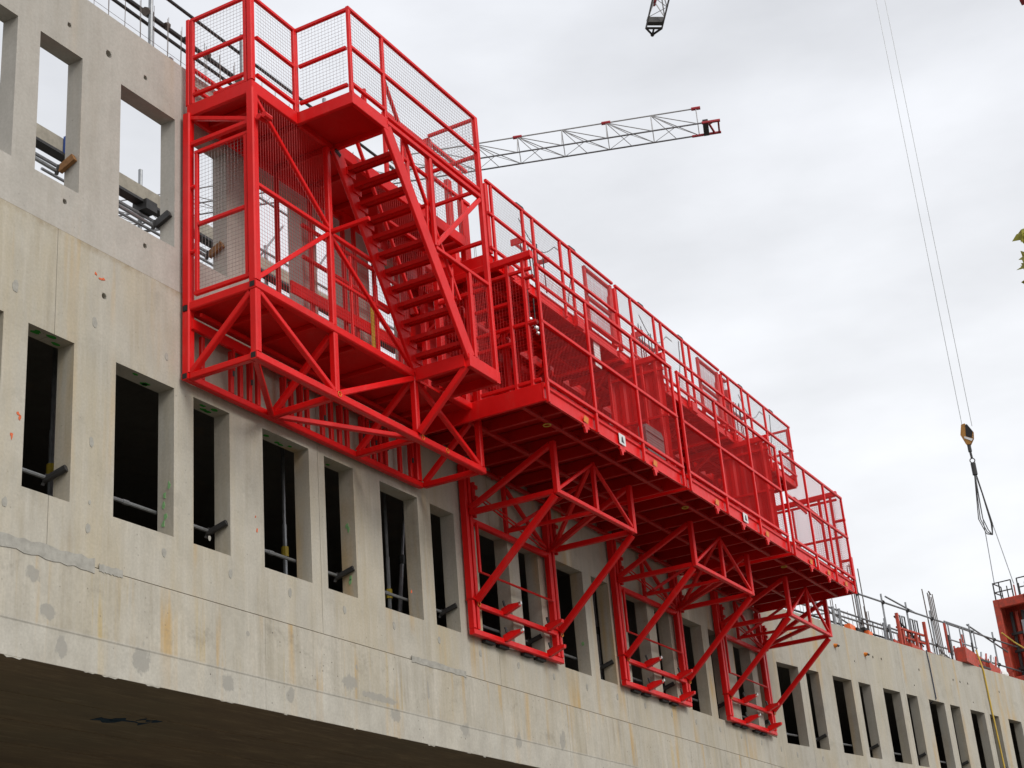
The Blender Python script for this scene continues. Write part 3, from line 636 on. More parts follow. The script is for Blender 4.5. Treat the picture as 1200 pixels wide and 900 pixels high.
# ------------------------------------------------------------------ support brackets under the working platforms
brL = ['nearest of the three red bracket frames, carrying the left platform on the wall', 'middle of the three red bracket frames bolted under the platforms', 'farthest of the three red bracket frames, next to the bend of the wall']
def bracket(x0, w, label):
    t = thing('support_bracket', label, 'bracket', (x0, -.1, 4.9), 'triangular brackets under the platforms')
    bm = lambda n, p, q, w_=.07, h=None, m='red': beam(n, t, p, q, w_, h, m)
    yn, zn, zd = -1.454, 6.545, 7.235
    for x in (x0, x0+w):
        for dx in (-.055, .055): bm('wall_post', (x+dx, -.075, 5.36), (x+dx, -.075, zd), .062, .10)
        for dx in (-.055, .055): bm('foot_post', (x+dx, -.08, 4.96), (x+dx, -.08, 5.335), .06, .09)
        MB().box((x-.09, -.14, 5.337), (x+.09, -.02, 5.357)).build('splice_plate', 'red2', t)
        MB().ring((x+.06, -.135, 5.30), (0, 1, 0), .035, .008, 10).build('locking_ring', 'tag', t)
        bm('strut', (x, -.14, 5.33), (x, yn+.03, zn-.05), .085); bm('tie_beam', (x, -.14, zn), (x, yn+.04, zn), .075); bm('deck_strut', (x, -.14, zn+.06), (x, yn+.04, zd-.03), .075)
        bm('node_post', (x, yn, zn-.03), (x, yn, zd), .08)
        MB().tube((x+.11, -.14, 6.5), (x+.11, -.14, 7.0), .03, 8).build('jack', 'red2', t)
        for z in (6.75, 6.9): MB().box((x+.09, -.19, z), (x+.15, -.13, z+.05)).build('lug', 'red2', t)
        bm('hanger', (x+(.17 if x == x0 else -.13), -.12, 6.45), (x+(.17 if x == x0 else -.13), -.12, 5.75), .04, None)
    xm = x0+w/2
    bm('front_beam', (x0+.04, yn, zn), (x0+w-.04, yn, zn), .065); bm('middle_post', (xm, yn, zn+.03), (xm, yn, zd+.03), .06)
    bm('front_diagonal', (x0+.04, yn, zn+.04), (xm-.03, yn, zd), .045); bm('front_diagonal', (xm+.03, yn, zd), (x0+w-.05, yn, zn+.06), .045)
    bm('foot_rail', (x0-.085, -.08, 4.915), (x0+w+.085, -.08, 4.915), .075, .08); bm('foot_rail', (x0+.09, -.10, 5.29), (x0+w-.09, -.10, 5.29), .06, .07); bm('wall_rail', (x0+.09, -.08, 6.46), (x0+w-.09, -.08, 6.46), .07, .08)
    bm('wall_middle_post', (xm-.1, -.08, 6.5), (xm-.1, -.08, zd), .06); bm('wall_diagonal', (xm-.03, -.08, zd-.05), (x0+w-.12, -.08, 6.55), .055)
    bm('plan_beam', (x0+w-.05, -.14, zn-.001), (xm+.03, yn+.04, zn-.001), .065); bm('plan_strut', (x0+w-.05, -.16, zn-.02), (xm, yn+.05, zd-.02), .06); bm('plan_beam', (xm-.1, -.12, zn), (xm-.02, yn+.04, zn+.0), .05)
    bm('plan_strut', (xm-.1, -.12, 6.55), (x0+.75*w, -1.0, zd-.02), .05)
    for dz in (0, .06): MB().tube((x0+.2, -.2-dz, 6.75), (x0+w*.8, -.25, 6.42+dz), .012, 6).build('tie_rod', 'red2', t)
    MB().tube((x0+.17, -.12, 5.76), (x0+w-.13, -.12, 5.76), .016, 6).build('spacer_rod', 'red2', t)
    for fx in (.30, .83):
        for z in (5.31, 4.945):
            x = x0+w*fx
            MB().prism([(x, -.10, z-.03), (x, -.16, z-.035), (x+.02, -.36, z+.05), (x+.02, -.37, z+.095), (x, -.22, z+.09), (x, -.10, z+.05)], (.07, 0, 0)).build('clamp_arm', 'red', t)
            MB().tube((x+.03, -.15, z+.08), (x+.03, -.13, z+.16), .017, 6).build('clamp_bolt', 'dsteel', t)
            if fx < .5: MB().tube((x+.035, -.365, z+.08), (x+.035, -.40, z+.083), .022, 8).build('clamp_tip', 'chrome', t)
    for fx in (.17, .33, .62, .78): MB().box((x0+w*fx-.12, -.07, 4.838), (x0+w*fx+.14, -.005, 4.8735)).build('shade_strip', 'black', t)  # black strips stand in for the shaded underside of the foot rail
    return t
bracket(17.60, 2.38, brL[0]); bracket(22.24, 2.44, brL[1]); bracket(26.58, 2.22, brL[2])

# ------------------------------------------------------------------ working platforms
YF, PD0, PD1, PM, PT = -2.03, 7.25, 7.50, 8.34, 9.14
pl_lab = ['left red working platform beside the stair tower, with solid mesh front and grey case', 'middle red working platform with mesh front and a gold hook hanging inside', 'right red working platform ending in an open mesh end screen against the sky']
def platform(x0, x1, posts, label, i):
    t = thing('working_platform', label, 'platform', (x0, YF, PD0), 'working platforms along the wall')
    bm = lambda n, p, q, w_=.05, h=None, m='red': beam(n, t, p, q, w_, h, m)
    # front fascia: channel with two flanges
    MB().prism([(x0, YF, PD0), (x0, YF-.035, PD0), (x0, YF-.035, PD0+.02), (x0, YF-.012, PD0+.035), (x0, YF-.012, PD1-.08), (x0, YF-.035, PD1-.065), (x0, YF-.035, PD1-.02), (x0, YF-.02, PD1), (x0, YF, PD1)], (x1-x0, 0, 0)).build('front_fascia', 'red', t)
    for x in (x0, x1): bm('side_beam', (x+(.02 if x == x0 else -.02), YF+.005, (PD0+PD1)/2), (x+(.02 if x == x0 else -.02), -.02, (PD0+PD1)/2), .04, .25)
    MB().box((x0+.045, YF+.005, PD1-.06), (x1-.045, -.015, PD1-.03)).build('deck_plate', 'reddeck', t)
    n = int((x1-x0)/.52)
    for k in range(1, n):
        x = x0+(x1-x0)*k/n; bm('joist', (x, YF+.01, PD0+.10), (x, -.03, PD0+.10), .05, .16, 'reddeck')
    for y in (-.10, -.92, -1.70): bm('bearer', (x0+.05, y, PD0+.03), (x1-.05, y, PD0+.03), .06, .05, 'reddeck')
    for k, x in enumerate(posts):
        z0 = PD0+.0
        bm('guard_post', (x, YF-.055, z0-.02), (x, YF-.055, PT-.03), .045, .04)
    for n_, z in (('top_rail', PT), ('guard_mid_rail', PM), ('guard_low_rail', PD1+.03)): bm(n_, (posts[0]-.02, YF-.055 if n_ == 'top_rail' else YF-.058, z), (posts[-1]+.02, YF-.055 if n_ == 'top_rail' else YF-.058, z), .045, .05)
    for a, b in zip(posts[:-1], posts[1:]):
        for z, h in ((PD1+.06, PM-PD1-.09), (PM+.03, PT-PM-.06)): mesh_panel(t, (a+.025, YF-.045, z), (b-a-.05, 0, 0), (0, 0, h), .042, .0021, 'rwire')
    L = x1-x0
    for fx in ((.24, .49, .74) if i < 2 else (.25, .53, .82)):
        x = x0+L*fx
        MB().prism([(x, YF-.034, PD0+.02), (x+.16, YF-.034, PD0+.02), (x+.16, YF-.034, PD0-.04), (x+.11, YF-.034, PD0-.04), (x+.09, YF-.034, PD0-.10), (x+.05, YF-.034, PD0-.10), (x+.03, YF-.034, PD0-.03), (x, YF-.034, PD0-.03)], (0, .03, 0)).build('lug', 'red', t)
        if fx != .49: MB().prism([(x+.0, YF-.041, PD0+.04), (x+.12, YF-.041, PD0+.03), (x+.15, YF-.041, PD0+.12), (x+.03, YF-.041, PD0+.13)], (0, .006, 0)).build('orange_tag', 'tag', t)
        if fx in (.24, .25): MB().ring((x-.3, YF+.35, PD0-.01), (0, 0, 1), .05, .009, 10).build('lifting_eye', 'hose', t)
    sx = (18.51, 23.13, 26.66)[i]
    MB().box((sx-.10, YF-.04, PD0+.05), (sx+.10, YF-.036, PD0+.20)).build('sign_plate', 'white', t)
    MB().prism([(sx-.04, YF-.043, PD0+.08), (sx+.05, YF-.043, PD0+.08), (sx+.03, YF-.043, PD0+.11), (sx+.01, YF-.043, PD0+.17), (sx-.02, YF-.043, PD0+.16)], (0, .0025, 0)).build('sign_symbol', 'ink', t)
    return t, bm
def end_frame(t, bm, x, solid, y0=-1.12, top=True, mesh='rwire', beamz=9.32):
    ym = YF+.02
    bm('end_top_beam', (x, ym-.02, beamz), (x, -.45, beamz-.03), .09, .10)
    bm('end_rail', (x, ym, 9.12), (x, y0, 9.12), .045); bm('end_rail', (x, ym, 8.37), (x, y0, 8.37), .045); bm('end_rail', (x, ym, PD1+.06), (x, y0, PD1+.06), .045)
    for y in (ym+.12, -1.66, y0): bm('end_stile', (x, y, PD1), (x, y, beamz-.05), .05)
    if solid:
        mb = MB(); y = y0; k = 0; z0, z1 = PD1+.02, 9.27; pts = []
        while y > ym+.02:
            pts.append((x+.03+(.028 if k in (1, 2) else 0), y)); k = (k+1) % 4; y -= (.035 if k in (1, 3) else .06)
        mb.prism([(a, b, z0) for a, b in pts]+[(a+.004, b, z0) for a, b in reversed(pts)], (0, 0, z1-z0)); mb.build('end_sheet', 'red', t)
    else:
        mesh_panel(t, (x, ym+.03, PD1+.08), (0, y0-ym-.06, 0), (0, 0, .77), .042, .0021, mesh); mesh_panel(t, (x, ym+.03, 8.4), (0, y0-ym-.06, 0), (0, 0, .70), .042, .0021, mesh)
P1, bm1 = platform(16.27, 20.66, [16.31, 17.69, 19.17, 20.58], pl_lab[0], 0)
end_frame(P1, bm1, 16.31, False); end_frame(P1, bm1, 20.5, True)
for z in (8.72, 8.15): bm1('end_rail', (16.31, -1.12, z), (16.31, -1.64, z), .04)
for z in (8.35, 9.0): MB().tube((16.31, YF-.0, z), (16.31, YF+.13, z), .03, 8).build('coupler', 'red2', P1)
P2, bm2 = platform(20.78, 25.18, [20.83, 22.3, 23.75, 25.1], pl_lab[1], 1)
end_frame(P2, bm2, 25.02, True)
P3, bm3 = platform(25.36, 28.86, [25.40, 26.61, 27.69, 28.80], pl_lab[2], 2)
end_frame(P3, bm3, 28.77, False, -.5, mesh='wire', beamz=9.24)
for y in (-1.1, -.6): bm3('end_stile', (28.77, y, PD1), (28.77, y, 9.1), .04)
for x in (26.9, 27.75): bm3('swing_bar', (x, -1.75, 8.7), (x+.55, -1.78, 8.62), .03, .14)
for z in (7.9, 8.7): MB().tube((28.8, YF-.08, z), (28.8, YF+.12, z), .03, 8).build('coupler', 'red', P3)
bm3('end_stile', (28.8, YF-.06, 7.5), (28.8, YF-.06, 7.95), .10, .05)

# things on the platforms
cs = thing('storage_case', 'dark grey ribbed plastic case leaning inside the mesh of the left platform', 'case', (20.0, -1.93, PD1))
MB().prism([(19.75, -1.93, 7.58), (20.30, -1.93, 7.58), (20.36, -1.93, 7.64), (20.36, -1.93, 7.98), (20.30, -1.93, 8.03), (19.78, -1.93, 8.03), (19.72, -1.93, 7.97), (19.72, -1.93, 7.64)], (0, .12, 0)).build('case_shell', 'greyp', cs)
for z in (7.70, 7.90): MB().box((19.74, -1.937, z), (20.34, -1.931, z+.012)).build('rib', 'black', cs)
MB().box((19.72, -1.93, PD1), (20.36, -1.83, 7.579)).build('case_base', 'greyp', cs)
ws = tag(MB().box((19.42, -1.395, 8.98), (19.62, -1.385, 9.36)).build('notice_sheet', 'white'), 'white notice sheet hanging under the upper walkway behind the left platform mesh', 'sign')
hk = thing('chain_hook', 'gold chain hook hanging from a short chain under the middle upper walkway', 'hook', (21.42, -1.55, 8.6))
for i in range(6): MB().ring((21.42+.012*i, -1.55, 9.34-i*.07), (1, i % 2, 0), .028, .008, 8).build('link', 'dsteel', hk)
MB().path([V3((21.48, -1.55, 8.93)), V3((21.52, -1.55, 8.8)), V3((21.58, -1.55, 8.68)), V3((21.52, -1.55, 8.58)), V3((21.43, -1.55, 8.62)), V3((21.42, -1.55, 8.74))], .025, 8).build('hook_body', 'hose', hk)
MB().blob((21.50, -1.56, 8.88), .06, sq=(1, .6, 1.3)).build('swivel', 'chrome', hk)
for k, (x, y, z, lab) in enumerate(((17.17, -1.5, 8.85, 'bright zinc shackle ball hanging upper left behind the left platform mesh'), (17.33, -1.5, 8.78, 'bright zinc shackle ball hanging just below another behind the left mesh'), (15.98, -1.25, 7.75, 'bright zinc knob between the stair landing and the left platform'), (18.57, -1.9, 7.66, 'bright zinc knob at the foot of the left platform mesh near the corrugated sheet'))):
    t = thing('wing_nut', lab, 'fitting', (x, y, z))
    MB().blob((x, y, z), .042).build('nut', 'chrome', t); MB().blob((x+.02, y-.01, z-.07), .03).build('washer', 'chrome', t)
    MB().tube((x, y, z), (x, y, z+(.45 if k < 2 else .14)), .008, 6).build('rod', 'dsteel', t)

# ------------------------------------------------------------------ wall formwork with guarded top walkways
YU, UD0, UD1, UMR, UTR = -1.40, 9.36, 9.53, 10.12, 10.61
fl = ['nearest red wall formwork with guarded top walkway, right of the stair tower', 'middle red wall formwork with guarded top walkway above the middle platform', 'farthest red wall formwork with guarded top walkway, its end rail against the sky']
def formwork(x0, x1, posts, gate, label, first, last):
    t = thing('wall_formwork', label, 'formwork', (x0, -.2, PD1), 'formwork panels standing on the platforms')
    bm = lambda n, p, q, w_=.05, h=None, m='red': beam(n, t, p, q, w_, h, m)
    L = x1-x0; n = 3
    for k in range(n):
        a, b = x0+L*k/n+.01, x0+L*(k+1)/n-.01
        MB().box((a, -.14, PD1+.05), (b, -.02, 10.5)).build('form_panel', 'red2', t)
        for j in range(7): bm('waler', (a+.01, -.19, PD1+.3+j*.42), (b-.01, -.19, PD1+.3+j*.42), .08, .10, 'red2')
        bm('soldier', (a+.15, -.28, PD1+.06), (a+.15, -.28, 10.4), .10, .09); bm('soldier', (b-.15, -.28, PD1+.06), (b-.15, -.28, 10.4), .10, .09)
        bm('walkway_bracket', (a+.15, -.33, UD0+.04), (a+.15, YU+.03, UD0+.04), .05, .08, 'red2'); bm('bracket_brace', (a+.15, -.33, 8.75), (a+.15, YU+.15, UD0-.01), .05, .05, 'red2')
    MB().prism([(x0, YU, UD0), (x0, YU-.03, UD0), (x0, YU-.03, UD0+.02), (x0, YU-.01, UD0+.035), (x0, YU-.01, UD1-.03), (x0, YU-.03, UD1-.015), (x0, YU, UD1)], (L, 0, 0)).build('front_fascia', 'red', t)
    for x in (x0, x1): bm('side_beam', (x+(.02 if x == x0 else -.02), YU+.003, (UD0+UD1)/2), (x+(.02 if x == x0 else -.02), -.34, (UD0+UD1)/2), .04, UD1-UD0)
    MB().box((x0+.045, YU+.005, UD1-.04), (x1-.045, -.34, UD1-.015)).build('deck_plate', 'red2', t)
    for k in range(1, 9): bm('joist', (x0+L*k/9, YU+.01, UD0+.05), (x0+L*k/9, -.35, UD0+.05), .04, .08, 'red2')
    for y in (-1.1, -.7): bm('bearer', (x0+.05, y, UD0-.0), (x1-.05, y, UD0-.0), .05, .04, 'red2')
    for x in posts: bm('guard_post', (x, YU-.05, UD0+.02), (x, YU-.05, UTR-.025), .04)
    e0, e1 = posts[0]-.02, (gate[1] if not last else posts[-1]+.02)
    for n_, z in (('top_rail', UTR), ('guard_mid_rail', UMR), ('guard_low_rail', UD1+.07)): bm(n_, (x0+.0, YU-.05-(.001 if z == UTR else .004), z), (x1, YU-.05-(.001 if z == UTR else .004), z), .042)
    xs = [x0]+posts+[x1]
    for a, b in zip(xs[:-1], xs[1:]):
        if b-a > .2:
            for z, h in ((UD1+.09, UMR-UD1-.12), (UMR+.025, UTR-UMR-.05)): mesh_panel(t, (a+.02, YU-.05, z), (b-a-.04, 0, 0), (0, 0, h), .042, .0016, 'wire')
    if gate:
        a, b = gate
        for n_, p, q in (('gate_frame', (a, YU-.0, UTR-.07), (b, YU-.0, UTR-.07)), ('gate_frame', (a, YU-.0, UMR-.06), (b, YU-.0, UMR-.06)), ('gate_frame', (a, YU-.0, UD1+.1), (b, YU-.0, UD1+.1)), ('gate_frame', (a, YU-.0, UD1), (a, YU-.0, UTR-.04))): bm(n_, p, q, .05)
        bm('gate_post', (b-.01, YU-.01, UD1), (b-.01, YU-.01, UTR-.25), .11, .06)
        mesh_panel(t, (a, YU-.0, UD1+.12), (b-a, 0, 0), (0, 0, .9), .03, .002, 'rwire')
    for x in (x0+.04, x1-.04): bm('end_post', (x, YU-.02, UD1+.002), (x, YU-.02, UTR-(.03 if x < x0+1 else .05)), .075, .055)
    # rack with tie rods
    xr = x0+1.3 if not last else x0+.95
    for y in (YU+.12, YU+.26): bm('rack_bar', (xr, y, 10.32), (xr+.78, y, 10.32), .022, .05)
    bm('rack_end', (xr, YU+.1, 10.32), (xr, YU+.30, 10.32), .03, .10); bm('rack_end', (xr+.78, YU+.1, 10.32), (xr+.78, YU+.30, 10.32), .03, .07)
    for k in range(6):
        x = xr+.05+.13*k+random.uniform(-.03, .03); MB().tube((x+random.uniform(-.06, .06), YU+.19, 9.62+random.uniform(0, .3)), (x+random.uniform(-.04, .04), YU+.19, 10.40+random.uniform(0, .14)), .008, 6).build('tie_rod', 'dsteel', t)
    # loose cable between the rails
    pts = [V3((x0+1.1+i*.12, YU+.05, 10.55-.28*math.sin(math.pi*min(1, i/9.)))) for i in range(12)]
    MB().path(pts, .006, 5).build('cable', 'dsteel', t)
    MB().path([V3((x0+2.6, YU, 10.6)), V3((x0+2.55, YU, 10.2)), V3((x0+2.4, YU-.02, 9.9)), V3((x0+2.3, YU-.02, 9.62))], .007, 5).build('cable', 'dsteel', t)
    for xx in (x0+.95, x0+2.55): MB().prism([(xx-.16, YU-.04, UTR+.02), (xx+.16, YU-.04, UTR+.02), (xx+.1, YU-.04, UTR+.06), (xx-.08, YU-.04, UTR+.055)], (0, -.02, 0)).build('rail_pad', 'dsteel', t)
    for xx in (x0+.35, x0+L*.62): MB().box((xx, YU-.09, UD0-.02), (xx+.22, YU-.02, UD0+.15)).build('coupling_plate', 'red', t)
    if last:
        for n_, z in (('top_rail', UTR-.05), ('guard_mid_rail', UMR-.03), ('guard_low_rail', UD1+.08)): bm(n_, (x1-.02, YU-.02, z), (x1-.02, -.4, z), .042)
        bm('guard_post', (x1-.02, -.4, UD1), (x1-.02, -.4, UTR-.1), .04); mesh_panel(t, (x1-.02, YU, UD1+.1), (0, .95, 0), (0, 0, .9), .042, .0016, 'wire')
        MB().box((x1-.06, YU-.02, UD0-.003), (x1+.0, -.34, UD0+.003)).build('end_plate', 'red', t)
    return t
formwork(16.30, 20.22, [16.43, 17.31, 17.61, 18.45, 18.77], (19.34, 20.18), fl[0], True, False)
formwork(20.32, 24.58, [20.86, 21.75, 22.04, 22.93, 23.22], (23.71, 24.54), fl[1], False, False)
formwork(24.68, 28.25, [25.0, 25.66, 26.0, 26.82, 28.2], (24.72, 25.0), fl[2], False, True)

# ------------------------------------------------------------------ top of the far wall
fg = thing('far_guardrail', 'galvanised scaffold guardrail on the slab edge above the far wall', 'guard rail', F2.p(8, 1, ZJ))
for s in (4.2, 5.87, 7.25, 8.62, 10.05, 12.5, 14.1, 16):
    MB().tube(F2.p(s, 1, ZJ), F2.p(s, 1, 9.35), .024, 8).build('post', 'steel', fg)
    MB().tube(F2.p(s-.06, .95, 9.12), F2.p(s+.06, 1.0, 9.14), .05, 8).build('clamp', 'dsteel', fg)
    MB().tube(F2.p(s-.06, .95, 8.42), F2.p(s+.06, 1.0, 8.44), .05, 8).build('clamp', 'dsteel', fg)
MB().tube(F2.p(4, .97, 9.13), F2.p(17, .97, 9.13), .024, 8).build('rail', 'steel', fg); MB().tube(F2.p(2, .97, 8.42), F2.p(17, .97, 8.42), .024, 8).build('rail', 'steel', fg)
MB().tube(F2.p(2.5, 1.06, 8.62), F2.p(8, 1.06, 8.55), .024, 8).build('rail', 'steel', fg); MB().tube(F2.p(2, 1.12, 8.30), F2.p(7.8, 1.12, 8.28), .024, 8).build('rail', 'dsteel', fg)
MB().tube(F2.p(7.6, 1.05, 9.35), F2.p(9.2, 1.0, 9.14), .022, 8).build('rail', 'steel', fg); MB().tube(F2.p(12.5, 1.05, 9.34), F2.p(15, 1.0, 8.9), .022, 8).build('rail', 'steel', fg)
for s in (4.3, 4.6, 6.9, 7.2): MB().tube(F2.p(s, .9, ZJ), F2.p(s, .9, 8.55), .035, 8).build('post', 'steel', fg)
rb = thing('rebar_bundle', 'tall looped rebar bundle standing right behind the end of the platforms', 'rebar', F2.p(6.2, 1, ZJ))
for i, s in enumerate((6.02, 6.10, 6.24, 6.36, 6.46)): MB().tube(F2.p(s, 1.1+.1*(i % 2), ZJ), F2.p(s-.06, 1.1+.1*(i % 2), 9.92-.05*(i % 3)), .014, 6).build('bar', 'rebar', rb)
for s in (4.85, 4.95, 5.1, 6.6, 6.7, 6.8): MB().tube(F2.p(s, 1.2, ZJ), F2.p(s, 1.2, 8.9+random.uniform(-.1, .2)), .010, 6).build('bar', 'rebar', rb)
MB().tube(F2.p(6.04, 1.2, 9.9), F2.p(6.18, 1.1, 9.88), .016, 6).build('loop', 'rebar', rb)
rc = thing('rebar_column', 'tall rebar cage rising from a grey column stub in the middle of the far wall top', 'rebar', F2.p(10.4, 1.2, ZJ))
MB().box(F2.p(10.1, .9, ZJ-.01), F2.p(11.1, 1.5, ZJ)+V3((0, 0, .55))).build('column_stub', 'conc_far', rc)
for i, s in enumerate((10.05, 10.25, 10.45, 10.55, 10.66, 10.75)): MB().tube(F2.p(s+.1, 1.1+.08*(i % 2), ZJ+.5), F2.p(s, 1.1+.08*(i % 2), 9.95-.04*(i % 3)), .015, 6).build('bar', 'rebar', rc)
MB().tube(F2.p(10.46, 1.1, 9.95), F2.p(10.74, 1.18, 9.93), .02, 6).build('loop', 'rebar', rc)
ob = thing('tool_case', 'orange and black tool resting on the edge of the far wall top', 'tool', F2.p(3.9, .1, ZJ))
zt_ = ZJ+.03
MB().box(F2.p(3.30, .06, zt_+.002), F2.p(3.66, .26, zt_+.16)).build('orange_cap', 'orange', ob); MB().box(F2.p(4.18, .06, zt_+.002), F2.p(4.46, .26, zt_+.13)).build('orange_cap', 'orange', ob)
MB().box(F2.p(3.68, .08, zt_+.002), F2.p(4.16, .28, zt_+.13)).build('body', 'black', ob); MB().box(F2.p(4.1, .1, zt_+.132), F2.p(4.4, .25, zt_+.20)).build('handle', 'black', ob)
cb = tag(MB().box(F2.p(3.4, .9, ZJ), F2.p(5.6, 1.6, ZJ+.42)).build('concrete_upstand', 'conc_far'), 'low pale concrete upstand behind the orange tool', 'upstand')
sa = thing('small_formwork', 'small red formwork frame with loops standing on the far wall top below the rebar cage', 'formwork', F2.p(7.3, .3, ZJ))
FB = lambda t, n, p, q, w=.06, h=None, m='oldred': beam(n, t, F2.p(*p), F2.p(*q), w, h, m)
MB().box(F2.p(6.5, .3, ZJ+.03), F2.p(7.95, .36, ZJ+.2)).build('form_panel', 'oldred', sa); MB().box(F2.p(5.95, .3, ZJ+.03), F2.p(6.45, .36, ZJ+.25)).build('form_panel', 'oldred', sa)
for s in (6.45, 6.62, 7.35, 7.95): FB(sa, 'upright', (s, .33, ZJ+.03), (s, .33, ZJ+(.95 if s in (6.45, 7.95) else .55)), .09, .07)
for z in (.42, .62): FB(sa, 'rail', (6.45, .38, ZJ+z), (7.95, .38, ZJ+z), .05)
for s in (6.75, 7.0, 7.45, 7.7): 
    FB(sa, 'loop_bar', (s, .45, ZJ+.2), (s, .45, ZJ+.98), .03, None, 'steel'); FB(sa, 'loop_bar', (s+.14, .45, ZJ+.2), (s+.14, .45, ZJ+.98), .03, None, 'dsteel'); FB(sa, 'loop_top', (s-.015, .45, ZJ+.98), (s+.155, .45, ZJ+.98), .03, None, 'steel')
FB(sa, 'strut', (6.5, .42, ZJ+.9), (7.9, .42, ZJ+.35), .035, None, 'dsteel')
for k in range(7): FB(sa, 'lattice_bar', (6.55+k*.2, .42, ZJ+.2), (6.55+k*.2, .42, ZJ+(.62 if k % 2 else .42)), .055, .04)
for k in range(3): FB(sa, 'lattice_brace', (6.5+k*.48, .46, ZJ+.22), (6.9+k*.48, .46, ZJ+.6), .04, None)
MB().box(F2.p(7.97, .3, ZJ+.03), F2.p(8.6, .42, ZJ+.22)).build('form_panel', 'oldred', sa)
sw = thing('waler_box', 'rusty red formwork waler lying on the far wall top with a light guard cage above', 'formwork', F2.p(10, .2, ZJ))
MB().box(F2.p(9.05, .12, ZJ+.035), F2.p(11.15, .22, ZJ+.40)).build('form_panel', 'oldred', sw); MB().box(F2.p(11.3, .3, ZJ+.035), F2.p(12.6, .4, ZJ+.36)).build('form_panel', 'oldred', sw)
for s in (9.1, 9.75, 10.4, 11.1): FB(sw, 'rib', (s, .105, ZJ+.04), (s, .105, ZJ+.39), .05, .03)
for s in (9.45, 9.6, 10.3, 10.5, 11.0, 11.2): FB(sw, 'cage_post', (s, .4, ZJ+.35), (s, .4, ZJ+1.2), .03, None, 'steel')
for z in (.75, 1.2): FB(sw, 'cage_rail', (9.4, .4, ZJ+z), (11.25, .4, ZJ+z), .03, None, 'steel')
FB(sw, 'cage_post', (9.42, .42, ZJ+.4), (9.42, .42, ZJ+1.15), .07, .05); FB(sw, 'cage_post', (10.42, .42, ZJ+.4), (10.42, .42, ZJ+1.0), .05, .05)
for k in range(8): FB(sw, 'rib', (9.25+k*.24, .3, ZJ+.05), (9.25+k*.24, .3, ZJ+(.55 if k % 3 else .8)), .05, .04, 'oldred' if k % 2 else 'dsteel')
FB(sw, 'waler', (9.1, .095, ZJ+.30), (11.1, .095, ZJ+.30), .03, .05, 'dsteel'); FB(sw, 'waler', (9.1, .095, ZJ+.12), (11.1, .095, ZJ+.12), .03, .05, 'dsteel')
for k in range(4): FB(sw, 'cage_brace', (11.35+k*.32, .45, ZJ+.1), (11.6+k*.32, .45, ZJ+.7), .04, None, 'oldred' if k % 2 else 'steel')
wb = tag(MB().blob(F2.p(12.25, .2, ZJ+.12), .14, sq=(1.6, .8, .9)).build('white_bag', 'white'), 'small white bag on the wall top left of the tall red formwork', 'bag')
bf = thing('box_formwork', 'tall rusty red box formwork at the right edge being lifted by the crane slings', 'formwork', F2.p(15.6, .7, ZJ))
a0, a1, dA, dB, z0, z1 = 15.2, 17.8, .12, 1.2, ZJ+.045, 10.45
FB(bf, 'end_frame', (a0, dB-.09, z0), (a0, dB-.09, z1), .16, .18); FB(bf, 'end_frame', (a0, dA+.08, z0), (a0, dA+.08, z1), .16, .16)
FB(bf, 'end_frame', (a0, dB-.18, z1-.13), (a0, dA+.16, z1-.13), .16, .26); FB(bf, 'end_frame', (a0, dB-.18, z0+.45), (a0, dA+.16, z0+.45), .12, .14)
MB().prism([F2.p(a0+.7, dA, z0), F2.p(a0+.7, dB, z0), F2.p(a0+.7, dB, z1-.05), F2.p(a0+.7, dA, z1-.05)], F2.x*.05).build('back_panel', 'oldred', bf)
MB().prism([F2.p(a0+.1, dB-.04, z0), F2.p(a1, dB-.04, z0), F2.p(a1, dB-.04, z1-.02), F2.p(a0+.1, dB-.04, z1-.02)], F2.n*.05).build('side_panel', 'oldred', bf)
MB().prism([F2.p(a0+.76, dA, z0), F2.p(a1, dA, z0), F2.p(a1, dA, z1-.02), F2.p(a0+.76, dA, z1-.02)], F2.n*.05).build('side_panel', 'oldred', bf)
MB().prism([F2.p(a0+.09, dA, z1-.03), F2.p(a1, dA, z1-.03), F2.p(a1, dB, z1-.03), F2.p(a0+.09, dB, z1-.03)], (0, 0, .03)).build('lid', 'oldred', bf)
for k, d in enumerate((.95, .8, .62, .46, .32)): FB(bf, 'rib', (a0+.55, d, z0+.1), (a0+.55, d, z1-.3), .07, .09, 'oldred' if k % 2 else 'dsteel')
for z in (.8, 1.3, 1.8): FB(bf, 'waler', (a0+.4, dB-.2, z0+z), (a0+.4, dA+.18, z0+z), .06, .08, 'dsteel')
MB().box(F2.p(a0+.2, .35, z0+1.6), F2.p(a0+.2, .35, z0+1.6)+V3((.04, .22, .5))).build('steel_plate', 'steel', bf)
for d in (1.15, .98, .62, .44, .14): FB(bf, 'cage_post', (a0+.1, d, z1), (a0+.1, d, z1+.52), .035, None, 'dsteel'); FB(bf, 'cage_post', (a0+.7, d, z1), (a0+.7, d, z1+.52), .03, None, 'dsteel')
for z in (.25, .52):
    FB(bf, 'cage_rail', (a0+.1, 1.15, z1+z), (a0+.1, .62, z1+z), .03, None, 'dsteel'); FB(bf, 'cage_rail', (a0+.1, .44, z1+z), (a0+.1, .14, z1+z), .03, None, 'dsteel'); FB(bf, 'cage_rail', (a0+.1, 1.16, z1+z+.003), (a0+.7, 1.16, z1+z+.003), .03, None, 'dsteel')
FB(bf, 'lifting_lug', (a0+.1, .55, z1), (a0+.1, .55, z1+.35), .07, .03)
cl = thing('edge_scaffold', 'tangle of grey scaffold frames and braces on the far wall top', 'scaffold', F2.p(9, 1.6, ZJ))
for s in (3.0, 3.5, 5.2, 7.6, 8.3, 9.2, 11.6, 13.4): MB().tube(F2.p(s, 1.5, ZJ), F2.p(s, 1.5, 8.75+.25*math.sin(s*7)), .022, 6).build('standard', 'steel', cl)
